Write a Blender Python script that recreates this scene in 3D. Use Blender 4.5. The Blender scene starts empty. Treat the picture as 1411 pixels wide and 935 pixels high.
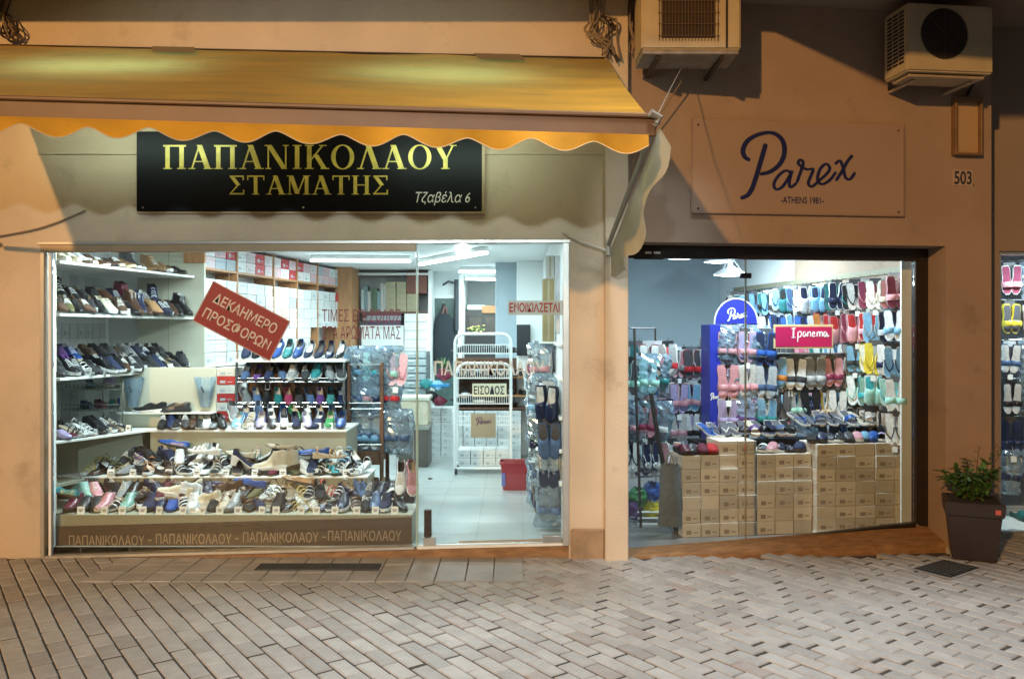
import bpy, bmesh, math, random
from mathutils import Matrix, Vector, noise
PI = math.pi
R = math.radians
sc = bpy.context.scene
C = sc.collection

# ---------------------------------------------------------------- camera, world, lamps, exposure
F, CX, HY, D, EYE = 1150.0, 705.5, 455.0, 6.25, 1.7      # focal length and horizon of the 1411 px photograph, metres
cam = bpy.data.objects.new('camera', bpy.data.cameras.new('camera'))
C.objects.link(cam)
cam.location = (0, -D, EYE)
cam.rotation_euler = (PI / 2, 0, 0)
cam.data.sensor_width = 36
cam.data.lens = 36 * F / 1411
cam.data.shift_y = -(467.5 - HY) / 1411
cam.data.clip_end = 400
sc.camera = cam
sc.view_settings.view_transform = 'Standard'
sc.view_settings.look = 'None'
sc.view_settings.exposure = 0.0
sc.view_settings.gamma = 1.0
w = bpy.data.worlds.new('World')
sc.world = w
w.use_nodes = True
bg = w.node_tree.nodes['Background']
bg.inputs['Color'].default_value = (0.94, 0.89, 0.85, 1)        # town glow of a night sky
bg.inputs['Strength'].default_value = 0.17
cy = sc.cycles
cy.use_denoising = True
cy.max_bounces = 8
cy.diffuse_bounces = 4
cy.glossy_bounces = 3
cy.transmission_bounces = 6
cy.transparent_max_bounces = 24
cy.sample_clamp_indirect = 6
cy.caustics_reflective = False
cy.caustics_refractive = False

def lamp(name, kind, loc, energy, col, target=None, **kw):
    l = bpy.data.lights.new(name, kind)
    l.energy = energy
    l.color = col
    for k, v in kw.items():
        setattr(l, k, v)
    o = bpy.data.objects.new(name, l)
    C.objects.link(o)
    o.location = loc
    if target is not None:
        o.rotation_euler = (Vector(target) - Vector(loc)).to_track_quat('-Z', 'Y').to_euler()
    return o
# the sodium street lamp behind the camera and the lit shop across the street
lamp('street_lamp_light', 'SPOT', (-8.0, -17.9, 8.1), 10600, (1.0, 0.52, 0.17), (0, 0, 2.0), spot_size=R(60), spot_blend=0.3, shadow_soft_size=0.22)
lamp('opposite_shop_light', 'SPOT', (-1.0, -10.6, 3.35), 1300, (0.80, 0.95, 1.0), (-1.3, 0, 1.6), spot_size=R(36), spot_blend=0.8, shadow_soft_size=0.10)

lamp('added_paving_spot', 'SPOT', (1.3, -3.7, 8.0), 2500, (0.90, 0.97, 1.0), (1.2, -1.75, 0), spot_size=R(52), spot_blend=0.95, shadow_soft_size=0.7)  # added unseen spot, only there to brighten the paving

# ---------------------------------------------------------------- pixel of the photograph -> point of the place
def P(px, py, Y):
    d = Y + D
    return Vector(((px - CX) * d / F, Y, EYE - (py - HY) * d / F))
def PXx(px, Y): return (px - CX) * (Y + D) / F
def PZz(py, Y): return EYE - (py - HY) * (Y + D) / F
ID = Matrix.Identity(4)
MR = Matrix.Translation((0.883, 0, 0)) @ Matrix.Rotation(R(7), 4, 'Z')       # the neighbouring house, turned away by seven degrees
MRi = MR.inverted()
def LR(px, py, n):
    c = MRi @ Vector((0, -D, EYE))
    d = MRi.to_3x3() @ Vector(((px - CX) / F, 1, -(py - HY) / F))
    t = (n - c.y) / d.y
    return c + d * t

# ---------------------------------------------------------------- mesh builder
class MB:
    def __init__(s):
        s.v, s.f, s.m = [], [], []
        s.xf = ID
        s.mi = 0
    def add(s, vs, fs):
        o = len(s.v)
        s.v += [s.xf @ Vector(p) for p in vs]
        s.f += [[o + i for i in f] for f in fs]
        s.m += [s.mi] * len(fs)
        return s
    def box(s, x0, x1, y0, y1, z0, z1):
        return s.add([(x0, y0, z0), (x1, y0, z0), (x1, y1, z0), (x0, y1, z0), (x0, y0, z1), (x1, y0, z1), (x1, y1, z1), (x0, y1, z1)],
                     [(0, 3, 2, 1), (4, 5, 6, 7), (0, 1, 5, 4), (1, 2, 6, 5), (2, 3, 7, 6), (3, 0, 4, 7)])
    def prism(s, poly, a0, a1, axis='y'):      # poly in the two other axes
        n = len(poly)
        def pt(p, a):
            return (p[0], a, p[1]) if axis == 'y' else (p[0], p[1], a) if axis == 'z' else (a, p[0], p[1])
        return s.add([pt(p, a0) for p in poly] + [pt(p, a1) for p in poly],
                     [tuple(range(n)), tuple(range(2 * n - 1, n - 1, -1))] + [(i, i + n, (i + 1) % n + n, (i + 1) % n) for i in range(n)])
    def tube(s, pts, r, n=8, closed=False, flat=1.0, cap=True):
        pts = [Vector(p) for p in pts]
        k = len(pts)
        rs = r if isinstance(r, (list, tuple)) else [r] * k
        up = Vector((0, 0, 1))
        vs = []
        prev = None
        for i, p in enumerate(pts):
            a = pts[(i - 1) % k] if (closed or i > 0) else p
            b = pts[(i + 1) % k] if (closed or i < k - 1) else p
            t = (b - a).normalized()
            if prev is None:
                sd = t.cross(up)
                if sd.length < 1e-3: sd = t.cross(Vector((0, 1, 0)))
                sd.normalize()
            else:
                sd = (prev - t * prev.dot(t)).normalized()
            prev = sd
            u = sd.cross(t)
            for j in range(n):
                an = 2 * PI * j / n
                vs.append(p + sd * (math.cos(an) * rs[i]) + u * (math.sin(an) * rs[i] * flat))
        fs = []
        for i in range(k if closed else k - 1):
            for j in range(n):
                a, b = i * n + j, i * n + (j + 1) % n
                c, d = ((i + 1) % k) * n + (j + 1) % n, ((i + 1) % k) * n + j
                fs.append((a, b, c, d))
        if not closed and cap:
            fs.append(tuple(range(n - 1, -1, -1)))
            fs.append(tuple(range((k - 1) * n, k * n)))
        return s.add(vs, fs)
    def lathe(s, prof, n=20, c=(0, 0, 0), cap=True):
        vs, fs = [], []
        for r, z in prof:
            for j in range(n):
                a = 2 * PI * j / n
                vs.append((c[0] + r * math.cos(a), c[1] + r * math.sin(a), c[2] + z))
        for i in range(len(prof) - 1):
            for j in range(n):
                fs.append((i * n + j, i * n + (j + 1) % n, (i + 1) * n + (j + 1) % n, (i + 1) * n + j))
        if cap:
            fs.append(tuple(range(n - 1, -1, -1)))
            fs.append(tuple(range((len(prof) - 1) * n, len(prof) * n)))
        return s.add(vs, fs)
    def grid(s, rows, closed=False):           # rows of equal length
        n = len(rows[0])
        vs = [p for r in rows for p in r]
        fs = []
        for i in range(len(rows) - 1):
            for j in range(n if closed else n - 1):
                fs.append((i * n + j, i * n + (j + 1) % n, (i + 1) * n + (j + 1) % n, (i + 1) * n + j))
        return s.add(vs, fs)
    def mesh(s, name, smooth=False, bevel=0, inv=None, seg=1):
        me = bpy.data.meshes.new(name)
        vs = [inv @ v for v in s.v] if inv is not None else s.v
        me.from_pydata([tuple(v) for v in vs], [], s.f)
        me.polygons.foreach_set('material_index', s.m)
        bm = bmesh.new()
        bm.from_mesh(me)
        bmesh.ops.recalc_face_normals(bm, faces=bm.faces)
        if bevel:
            bmesh.ops.bevel(bm, geom=[e for e in bm.edges if len(e.link_faces) == 2 and e.calc_face_angle(0) > 0.5], offset=bevel, segments=seg, affect='EDGES', clamp_overlap=True)
        if smooth:
            for f in bm.faces: f.smooth = True
            if smooth != 'all':
                for e in bm.edges:
                    if len(e.link_faces) == 2 and e.calc_face_angle(0) > R(38): e.smooth = False
        bm.to_mesh(me)
        bm.free()
        me.update()
        return me

def link(name, me, mats, parent=None):
    o = bpy.data.objects.new(name, me)
    C.objects.link(o)
    if me is not None and not me.materials:
        for m in (mats if isinstance(mats, (list, tuple)) else [mats]):
            me.materials.append(m)
    if parent is not None: o.parent = parent
    return o
ROOTM = {}
LABELS = {}
def tag(o, label=None, cat=None, group=None, kind=None):
    if label:
        o['label'] = label
        LABELS.setdefault(label, []).append(o.name)
    if cat: o['category'] = cat
    if group: o['group'] = group
    if kind: o['kind'] = kind
    return o
def thing(name, label, cat, M=ID, group=None):
    o = bpy.data.objects.new(name, None)
    o.empty_display_size = 0.05
    C.objects.link(o)
    if isinstance(M, (tuple, Vector)): M = Matrix.Translation(M)
    o.matrix_world = M
    ROOTM[o.name] = M.inverted()
    return tag(o, label, cat, group)
def part(mb, name, mats, parent, smooth=False, bevel=0, world=True, seg=1):
    """world: the builder holds world coordinates; they go into the root's own space"""
    inv = None
    if world:
        r = parent
        while r.parent is not None: r = r.parent
        inv = ROOTM[r.name]
    return link(name, mb.mesh(name, smooth, bevel, inv, seg), mats, parent)
def struct(mb, name, mats, smooth=False, bevel=0):
    return tag(link(name, mb.mesh(name, smooth, bevel), mats), kind='structure')
def solo(mb, name, mats, label, cat, group=None, smooth=False, bevel=0):
    return tag(link(name, mb.mesh(name, smooth, bevel), mats), label, cat, group)

# ---------------------------------------------------------------- materials
MATS = {}
def nodes(name):
    m = bpy.data.materials.new(name)
    m.use_nodes = True
    t = m.node_tree
    return m, t, t.nodes['Principled BSDF'], t.nodes['Material Output']
def mat(name, col, rough=0.5, metal=0.0, var=0.0, scale=20.0, bump=0.0, bscale=None, objcol=False, spec=None, trans=0.0, tcol=None, coat=0.0, stain=None, stretch=None):
    if name in MATS: return MATS[name]
    m, t, b, out = nodes(name)
    N, L = t.nodes, t.links
    b.inputs['Roughness'].default_value = rough
    b.inputs['Metallic'].default_value = metal
    if spec is not None: b.inputs['Specular IOR Level'].default_value = spec
    if coat: b.inputs['Coat Weight'].default_value = coat
    cs = None
    if objcol:
        oi = N.new('ShaderNodeObjectInfo')
        cs = oi.outputs['Color']
    tc = N.new('ShaderNodeTexCoord')
    src = tc.outputs['Object']
    if stretch:
        mp = N.new('ShaderNodeMapping')
        mp.inputs['Scale'].default_value = stretch
        L.new(src, mp.inputs['Vector'])
        src = mp.outputs['Vector']
    if var:
        nz = N.new('ShaderNodeTexNoise')
        nz.inputs['Scale'].default_value = scale
        nz.inputs['Detail'].default_value = 5
        L.new(src, nz.inputs['Vector'])
        mr = N.new('ShaderNodeMapRange')
        mr.inputs['From Min'].default_value = 0.3
        mr.inputs['From Max'].default_value = 0.7
        mr.inputs['To Min'].default_value = 1 - var
        mr.inputs['To Max'].default_value = 1 + var
        L.new(nz.outputs['Fac'], mr.inputs['Value'])
        mx = N.new('ShaderNodeMix')
        mx.data_type = 'RGBA'
        mx.blend_type = 'MULTIPLY'
        mx.inputs[0].default_value = 1
        if cs: L.new(cs, mx.inputs[6])
        else: mx.inputs[6].default_value = (*col, 1)
        L.new(mr.outputs[0], mx.inputs[7])
        cs = mx.outputs[2]
    if stain:
        sz = N.new('ShaderNodeTexNoise')
        sz.inputs['Scale'].default_value = stain[1]
        sz.inputs['Detail'].default_value = 8
        sz.inputs['Roughness'].default_value = 0.65
        L.new(src, sz.inputs['Vector'])
        rp = N.new('ShaderNodeValToRGB')
        rp.color_ramp.elements[0].position = stain[2]
        rp.color_ramp.elements[1].position = stain[2] + 0.12
        L.new(sz.outputs['Fac'], rp.inputs['Fac'])
        mx = N.new('ShaderNodeMix')
        mx.data_type = 'RGBA'
        L.new(rp.outputs['Color'], mx.inputs[0])
        if cs: L.new(cs, mx.inputs[6])
        else: mx.inputs[6].default_value = (*col, 1)
        mx.inputs[7].default_value = (*stain[0], 1)
        cs = mx.outputs[2]
    if cs: L.new(cs, b.inputs['Base Color'])
    else: b.inputs['Base Color'].default_value = (*col, 1)
    if bump:
        nb = N.new('ShaderNodeTexNoise')
        nb.inputs['Scale'].default_value = bscale or scale * 3
        nb.inputs['Detail'].default_value = 6
        L.new(src, nb.inputs['Vector'])
        bp = N.new('ShaderNodeBump')
        bp.inputs['Strength'].default_value = bump
        bp.inputs['Distance'].default_value = 0.01
        L.new(nb.outputs['Fac'], bp.inputs['Height'])
        L.new(bp.outputs['Normal'], b.inputs['Normal'])
    if trans:
        tr = N.new('ShaderNodeBsdfTranslucent')
        if tcol: tr.inputs['Color'].default_value = (*tcol, 1)
        elif cs: L.new(cs, tr.inputs['Color'])
        else: tr.inputs['Color'].default_value = (*col, 1)
        ms = N.new('ShaderNodeMixShader')
        ms.inputs[0].default_value = trans
        L.new(b.outputs[0], ms.inputs[1])
        L.new(tr.outputs[0], ms.inputs[2])
        L.new(ms.outputs[0], out.inputs['Surface'])
    MATS[name] = m
    return m
def emit(name, col, s, sample=False):
    m, t, b, out = nodes(name)
    e = t.nodes.new('ShaderNodeEmission')
    e.inputs['Color'].default_value = (*col, 1)
    e.inputs['Strength'].default_value = s
    t.links.new(e.outputs[0], out.inputs['Surface'])
    if not sample: m.cycles.emission_sampling = 'NONE'
    MATS[name] = m
    return m
def tube_lamp(a, b, energy, col, parent):
    a, b = Vector(a), Vector(b)
    l = bpy.data.lights.new('tube_lamp', 'AREA')
    l.shape, l.size, l.size_y, l.energy, l.color = 'RECTANGLE', (b - a).length, .07, energy, col
    o = bpy.data.objects.new('tube_lamp', l)
    C.objects.link(o)
    o.parent = parent
    d = (b - a).normalized()
    o.matrix_local = ROOTM[parent.name] @ Matrix.Translation((a + b) / 2 - Vector((0, 0, .036))) @ Matrix.Rotation(math.atan2(d.y, d.x), 4, 'Z')
    return o
def glassy(name, tint, refl, rough=0.02, cover=0.0, cover_col=(0.8, 0.88, 0.92), ior=1.45, bump=0):
    m, t, b, out = nodes(name)
    N, L = t.nodes, t.links
    tr = N.new('ShaderNodeBsdfTransparent')
    tr.inputs['Color'].default_value = (*tint, 1)
    gl = N.new('ShaderNodeBsdfGlossy')
    gl.inputs['Roughness'].default_value = rough
    gl.inputs['Color'].default_value = (refl, refl, refl, 1)
    fr = N.new('ShaderNodeFresnel')
    fr.inputs['IOR'].default_value = ior
    ms = N.new('ShaderNodeMixShader')
    L.new(fr.outputs[0], ms.inputs[0])
    base = tr
    if cover:
        df = N.new('ShaderNodeBsdfDiffuse')
        df.inputs['Color'].default_value = (*cover_col, 1)
        m2 = N.new('ShaderNodeMixShader')
        m2.inputs[0].default_value = cover
        L.new(tr.outputs[0], m2.inputs[1])
        L.new(df.outputs[0], m2.inputs[2])
        base = m2
    L.new(base.outputs[0], ms.inputs[1])
    L.new(gl.outputs[0], ms.inputs[2])
    L.new(ms.outputs[0], out.inputs['Surface'])
    MATS[name] = m
    return m
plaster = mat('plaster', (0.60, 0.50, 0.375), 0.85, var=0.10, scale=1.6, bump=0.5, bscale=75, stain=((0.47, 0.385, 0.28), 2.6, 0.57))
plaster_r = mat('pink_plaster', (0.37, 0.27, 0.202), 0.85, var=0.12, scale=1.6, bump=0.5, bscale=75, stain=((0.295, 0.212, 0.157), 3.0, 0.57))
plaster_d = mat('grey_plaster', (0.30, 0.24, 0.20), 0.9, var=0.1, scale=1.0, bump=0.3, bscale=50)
concrete = mat('rough_base', (0.36, 0.25, 0.15), 0.9, var=0.25, scale=7, bump=0.7, bscale=30, stain=((0.20, 0.13, 0.08), 5, 0.56))
terra = mat('terracotta', (0.31, 0.175, 0.08), 0.7, var=0.3, scale=9, bump=0.5, bscale=40, stain=((0.25, 0.12, 0.05), 6, 0.55), stretch=(1, 3, 3))
alu = mat('aluminium', (0.62, 0.62, 0.58), 0.35, 0.75, var=0.05, scale=8)
bronze = mat('bronze_transom', (0.40, 0.30, 0.19), 0.45, 0.2, var=0.08, scale=6)
darkfr = mat('dark_frame', (0.028, 0.022, 0.02), 0.35, 0.2, var=0.15, scale=10)
steel = mat('steel', (0.55, 0.55, 0.53), 0.3, 0.9, var=0.08, scale=14)
chrome = mat('chrome_wire', (0.62, 0.66, 0.66), 0.22, 1.0)
whitewire = mat('white_wire', (0.86, 0.88, 0.88), 0.4)
darkmetal = mat('dark_metal', (0.045, 0.035, 0.03), 0.45, 0.3, var=0.2, scale=15)
glass = glassy('window_glass', (0.94, 0.975, 0.965), 1.0)
bagfilm = glassy('clear_film', (0.80, 0.90, 0.95), 1.0, 0.12, cover=0.34, cover_col=(0.40, 0.55, 0.70), ior=1.6)
acrylic = glassy('clear_acrylic', (0.93, 0.97, 0.95), 1.0, 0.05, cover=0.12)
signblack = mat('sign_black', (0.004, 0.005, 0.009), 0.42, var=0.2, scale=4, spec=0.18)
gold = mat('gold_letters', (0.74, 0.62, 0.13), 0.35, 0.1, var=0.25, scale=9)
white = mat('white_paint', (0.84, 0.85, 0.83), 0.5, var=0.02, scale=5)
shopwall = mat('shop_white', (0.82, 0.86, 0.86), 0.7, var=0.03, scale=2)
shopgrey = mat('blue_grey_wall', (0.40, 0.49, 0.55), 0.8, var=0.04, scale=2)
tilefloor = mat('pale_floor', (0.40, 0.44, 0.43), 0.28, var=0.06, scale=3)
laminate = mat('cream_laminate', (0.54, 0.54, 0.44), 0.45, var=0.04, scale=3)
shelfw = mat('shelf_white', (0.83, 0.84, 0.79), 0.4, var=0.03, scale=6)
riserb = mat('beige_riser', (0.37, 0.36, 0.27), 0.5, var=0.05, scale=3)
banner = mat('brown_banner', (0.105, 0.068, 0.045), 0.5, var=0.08, scale=3)
bannertx = mat('banner_letters', (0.46, 0.33, 0.22), 0.6)
wood = mat('orange_wood', (0.42, 0.20, 0.08), 0.45, var=0.2, scale=5, stretch=(6, 6, 1))
darkwood = mat('dark_wood', (0.12, 0.055, 0.03), 0.5, var=0.3, scale=6, stretch=(6, 6, 1))
glasstx = mat('glass_letters', (0.62, 0.76, 0.82), 0.6)
kraft = mat('kraft_card', (0.36, 0.245, 0.15), 0.8, objcol=True, var=0.06, scale=9)
cardbox = mat('box_card', (0.8, 0.8, 0.8), 0.6, objcol=True, var=0.03, scale=9)
card = mat('price_card', (0.88, 0.9, 0.88), 0.6)
ink = mat('dark_ink', (0.03, 0.03, 0.04), 0.6)
redboard = mat('red_board', (0.36, 0.008, 0.012), 0.5, var=0.05, scale=4)
pinkboard = mat('pink_board', (0.46, 0.006, 0.075), 0.45)
redtext = mat('red_letters', (0.42, 0.006, 0.014), 0.5)
plumtext = mat('plum_letters', (0.14, 0.010, 0.04), 0.5)
blueboard = mat('blue_board', (0.018, 0.030, 0.36), 0.45)
navytext = mat('navy_logo', (0.008, 0.012, 0.085), 0.5)
leather = mat('leather', (1, 1, 1), 0.30, objcol=True, var=0.12, scale=25)
fabric = mat('fabric', (1, 1, 1), 0.85, objcol=True, var=0.15, scale=45)
rubber = mat('rubber', (1, 1, 1), 0.6, objcol=True, var=0.06, scale=30)
plastic = mat('plastic', (1, 1, 1), 0.3, objcol=True, var=0.04, scale=10)
leafm = mat('leaf', (0.06, 0.15, 0.04), 0.45, objcol=False, var=0.5, scale=14)
# ---------------------------------------------------------------- lettering
def text_mesh(body, depth=0.002, bold=0.0, shear=0.0, space=1.0):
    cu = bpy.data.curves.new('txt', 'FONT')
    cu.body = body
    cu.extrude = depth
    cu.offset = bold
    cu.shear = shear
    cu.space_character = space
    cu.resolution_u = 4
    o = bpy.data.objects.new('txt', cu)
    C.objects.link(o)
    dg = bpy.context.evaluated_depsgraph_get()
    me = bpy.data.meshes.new_from_object(o.evaluated_get(dg))
    C.objects.unlink(o)
    bpy.data.objects.remove(o)
    return me
def text_part(body, name, m, parent, M, x0, x1, z0, z1, y, depth=0.0015, bold=0.0, shear=0.0, space=1.0, keep=False):
    """lettering fitted into the box x0..x1, z0..z1 of the plane y of frame M, facing -y"""
    me = text_mesh(body, depth, bold, shear, space)
    vs = [v.co.copy() for v in me.vertices]
    ax, bx = min(v.x for v in vs), max(v.x for v in vs)
    ay, by = min(v.y for v in vs), max(v.y for v in vs)
    T = ROOTM[parent.name] if parent.parent is None else ROOTM[parent.parent.name]
    for v, c in zip(me.vertices, vs):
        v.co = T @ M @ Vector((x0 + (c.x - ax) / (bx - ax) * (x1 - x0), y - c.z, z0 + (c.y - ay) / (by - ay) * (z1 - z0)))
    me.materials.clear()
    return link(name, me, m, parent)

# serif capitals drawn as thick and thin strokes
def serif_glyph(ch):
    T, t, s = 0.155, 0.05, 0.04
    q = []
    def rect(a, b, c, d): q.append([(a, b), (c, b), (c, d), (a, d)])
    def stem(x, wd, y0=0, y1=1, lo=True, hi=True):
        rect(x, y0, x + wd, y1)
        if lo: rect(x - 0.075, y0, x + wd + 0.075, y0 + s)
        if hi: rect(x - 0.075, y1 - s, x + wd + 0.075, y1)
    def diag(xa, ya, xb, yb, wd): q.append([(xa - wd / 2, ya), (xa + wd / 2, ya), (xb + wd / 2, yb), (xb - wd / 2, yb)])
    def foot(x, wd, y=0): rect(x - wd / 2, y, x + wd / 2, y + s)
    if ch == 'Π': stem(.10, T); stem(.60, T); rect(.03, .93, .83, 1); wd = .86
    elif ch in 'ΑΛ':
        diag(.13, 0, .40, 1, .06); diag(.70, 0, .40, 1, .19); foot(.13, .24); foot(.71, .32); wd = .84
        if ch == 'Α': rect(.22, .29, .58, .335)
    elif ch == 'Ν': stem(.12, t, lo=True, hi=False); rect(.02, 1 - s, .25, 1); stem(.74, t, lo=False); diag(.17, 1, .72, 0, .19); wd = .92
    elif ch == 'Ι': stem(.12, T); wd = .40
    elif ch == 'Κ': stem(.10, T); diag(.25, .40, .66, 1, .06); diag(.72, 0, .40, .60, .18); foot(.73, .30); foot(.66, .26, 1 - s); wd = .86
    elif ch == 'Ο':
        n = 28
        for i in range(n):
            a, b = 2 * PI * i / n, 2 * PI * (i + 1) / n
            o = lambda r, k: (.45 + r[0] * math.cos(k), .5 + r[1] * math.sin(k))
            q.append([o((.41, .52), a), o((.41, .52), b), o((.255, .475), b), o((.255, .475), a)])
        wd = .90
    elif ch == 'Υ': stem(.33, T, 0, .46, True, False); diag(.405, .40, .13, 1, .19); diag(.43, .40, .68, 1, .06); foot(.13, .30, 1 - s); foot(.68, .24, 1 - s); wd = .80
    elif ch == 'Σ': rect(.05, .93, .66, 1); rect(.05, 0, .68, .075); rect(.61, .76, .66, .93); rect(.63, .075, .68, .25); diag(.14, .96, .42, .50, .19); diag(.09, .05, .42, .52, .065); wd = .74
    elif ch == 'Τ': stem(.31, T, hi=False); rect(.02, .93, .76, 1); rect(.02, .76, .065, .93); rect(.715, .76, .76, .93); wd = .78
    elif ch == 'Μ': stem(.12, t); stem(.80, T); diag(.20, 1, .47, .04, .19); diag(.80, 1, .49, .04, .06); rect(.02, 1 - s, .25, 1); wd = 1.04
    elif ch == 'Η': stem(.10, T); stem(.60, T); rect(.25, .48, .60, .53); wd = .86
    else: wd = .35
    return q, wd
def serif_part(body, name, m, parent, x0, x1, z0, z1, y):
    qs, x, k = [], 0, 0
    for ch in body:
        q, wd = serif_glyph(ch)
        qs += [[(px + x, pz) for px, pz in p] for p in q]
        x += wd + 0.05
    mb = MB()
    for i, p in enumerate(qs):
        mb.prism([(x0 + a / x * (x1 - x0), z0 + b * (z1 - z0)) for a, b in p], y - 0.002 - 0.00025 * (i % 9), y)
    return part(mb, name, m, parent)

# the looped script logo, strokes in a 420 x 230 box
SCRIPT = [[(497, 515), (488, 545), (476, 585), (462, 630), (448, 668), (432, 690), (408, 700)],
          [(442, 572), (424, 562), (417, 538), (434, 506), (474, 484), (520, 478), (554, 500), (563, 540), (548, 580), (514, 608), (476, 618)],
          [(588, 612), (566, 604), (541, 622), (525, 650), (534, 668), (556, 658), (578, 626), (589, 604), (580, 640), (584, 660), (606, 644)],
          [(606, 644), (620, 606), (629, 576), (618, 566), (612, 580), (640, 598), (664, 596), (657, 618), (647, 644), (660, 656), (684, 636)],
          [(684, 636), (712, 612), (724, 592), (710, 578), (689, 596), (680, 630), (695, 647), (724, 632), (746, 604)],
          [(742, 578), (760, 566), (772, 590), (780, 622), (796, 628), (815, 604)],
          [(806, 546), (788, 566), (766, 604), (745, 634)]]
def smooth_pts(p, k=4):
    out = []
    for i in range(len(p) - 1):
        a, b, c, d = p[max(i - 1, 0)], p[i], p[i + 1], p[min(i + 2, len(p) - 1)]
        for j in range(k):
            t = j / k
            out.append(tuple(0.5 * (2 * b[x] + (c[x] - a[x]) * t + (2 * a[x] - 5 * b[x] + 4 * c[x] - d[x]) * t * t + (3 * b[x] - a[x] - 3 * c[x] + d[x]) * t ** 3) for x in range(len(b))))
    return out + [p[-1]]
HAND = [[(2, 4), (16, 3)], [(9, 4), (8, 30)], [(1, 31), (16, 30)], [(24, 14), (23, 44)], [(24, 17), (31, 12), (36, 19), (31, 29), (24, 27)],
        [(50, 15), (43, 14), (41, 24), (46, 28), (51, 18), (52, 28)], [(57, 14), (57, 28)], [(57, 19), (64, 13), (67, 19), (67, 28)], [(73, 21), (81, 19), (78, 13), (73, 20), (76, 28), (84, 25)],
        [(89, 14), (89, 28)], [(89, 19), (95, 13), (98, 19), (98, 28)], [(98, 19), (104, 13), (107, 19), (107, 28)], [(121, 15), (114, 14), (112, 24), (117, 28), (122, 17), (124, 28), (130, 24)]]
def script_part(name, m, parent, M, x0, x1, z0, z1, y, wgt=11, strokes=None, box=(408, 474, 407, 228)):
    mb = MB()
    mb.xf = M
    for si, st in enumerate(strokes or SCRIPT):
        p = smooth_pts(st)
        k = len(p)
        L_, R_ = [], []
        for i, (a, b) in enumerate(p):
            q0, q1 = p[max(i - 1, 0)], p[min(i + 1, k - 1)]
            dx, dy = q1[0] - q0[0], q1[1] - q0[1]
            ln = math.hypot(dx, dy) or 1
            nx, ny = -dy / ln, dx / ln
            h = wgt * (0.55 if i in (0, k - 1) else 1) * (0.62 + 0.38 * abs(dy) / ln) * (1.12 if si < 2 else 0.72) / 1.6
            L_.append((a + nx * h, b + ny * h))
            R_.append((a - nx * h, b - ny * h))
        tr = lambda q: (x0 + (q[0] - box[0]) / box[2] * (x1 - x0), z1 - (q[1] - box[1]) / box[3] * (z1 - z0))
        for i in range(k - 1):
            mb.prism([tr(L_[i]), tr(L_[i + 1]), tr(R_[i + 1]), tr(R_[i])], y - 0.002 - 0.0004 * si - 0.0001 * (i % 3), y)
    return part(mb, name, m, parent)

# ---------------------------------------------------------------- ground
mb = MB()
mb.box(-40, 40, -60, 60, -0.4, -0.045)
struct(mb, 'ground', mat('sand_bed', (0.075, 0.065, 0.055), 0.95, var=0.3, scale=40))
mb = MB()
mb.box(-5.4, 6.4, -3.7, -.001, -0.03, -0.0085)
struct(mb, 'joint_sand', mat('joint_sand', (0.055, 0.05, 0.045), 0.95, var=0.4, scale=60))
pv, t, b, out = nodes('paver')
N, L = t.nodes, t.links
gm = N.new('ShaderNodeNewGeometry')
rp = N.new('ShaderNodeValToRGB')
els = rp.color_ramp.elements
els[0].position, els[0].color = 0.0, (0.32, 0.315, 0.305, 1)
els[1].position, els[1].color = 0.93, (0.43, 0.425, 0.41, 1)
e = els.new(0.45); e.color = (0.375, 0.37, 0.36, 1)
e = els.new(0.965); e.color = (0.36, 0.31, 0.285, 1)
e = els.new(1.0); e.color = (0.29, 0.28, 0.27, 1)
L.new(gm.outputs['Random Per Island'], rp.inputs['Fac'])
tc = N.new('ShaderNodeTexCoord')
nz = N.new('ShaderNodeTexNoise'); nz.inputs['Scale'].default_value = 9; nz.inputs['Detail'].default_value = 9; nz.inputs['Roughness'].default_value = 0.7
L.new(tc.outputs['Object'], nz.inputs['Vector'])
mr = N.new('ShaderNodeMapRange'); mr.inputs['From Min'].default_value = 0.3; mr.inputs['From Max'].default_value = 0.7; mr.inputs['To Min'].default_value = 0.82; mr.inputs['To Max'].default_value = 1.14
L.new(nz.outputs['Fac'], mr.inputs['Value'])
mx = N.new('ShaderNodeMix'); mx.data_type = 'RGBA'; mx.blend_type = 'MULTIPLY'; mx.inputs[0].default_value = 1
L.new(rp.outputs[0], mx.inputs[6]); L.new(mr.outputs[0], mx.inputs[7])
L.new(mx.outputs[2], b.inputs['Base Color'])
b.inputs['Roughness'].default_value = 0.55
nb = N.new('ShaderNodeTexNoise'); nb.inputs['Scale'].default_value = 90; nb.inputs['Detail'].default_value = 6
L.new(tc.outputs['Object'], nb.inputs['Vector'])
bp = N.new('ShaderNodeBump'); bp.inputs['Strength'].default_value = 0.45; bp.inputs['Distance'].default_value = 0.008
L.new(nb.outputs['Fac'], bp.inputs['Height']); L.new(bp.outputs['Normal'], b.inputs['Normal'])
rnd = random.Random(5)
STRIP = (PXx(112, -.6), PXx(712, -.6), -0.60)
MAN = [P(1258, 784, 0), P(1300, 772, 0), P(1350, 783, 0), P(1310, 797, 0)]
MAN = [Vector(((px - CX) * (EYE * F / (py - HY)) / F, EYE * F / (py - HY) - D, 0)) for px, py in ((1258, 784), (1300, 772), (1350, 783), (1310, 797))]
mc = sum(MAN, Vector()) / 4
def in_poly(p, poly):
    s = None
    for i in range(len(poly)):
        a, q = poly[i], poly[(i + 1) % len(poly)]
        c = (q.x - a.x) * (p.y - a.y) - (q.y - a.y) * (p.x - a.x)
        if s is None: s = c > 0
        elif (c > 0) != s: return False
    return True
mb = MB()
th = R(36)
uL, uW = Vector((-math.sin(th), math.cos(th), 0)), Vector((math.cos(th), math.sin(th), 0))
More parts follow.
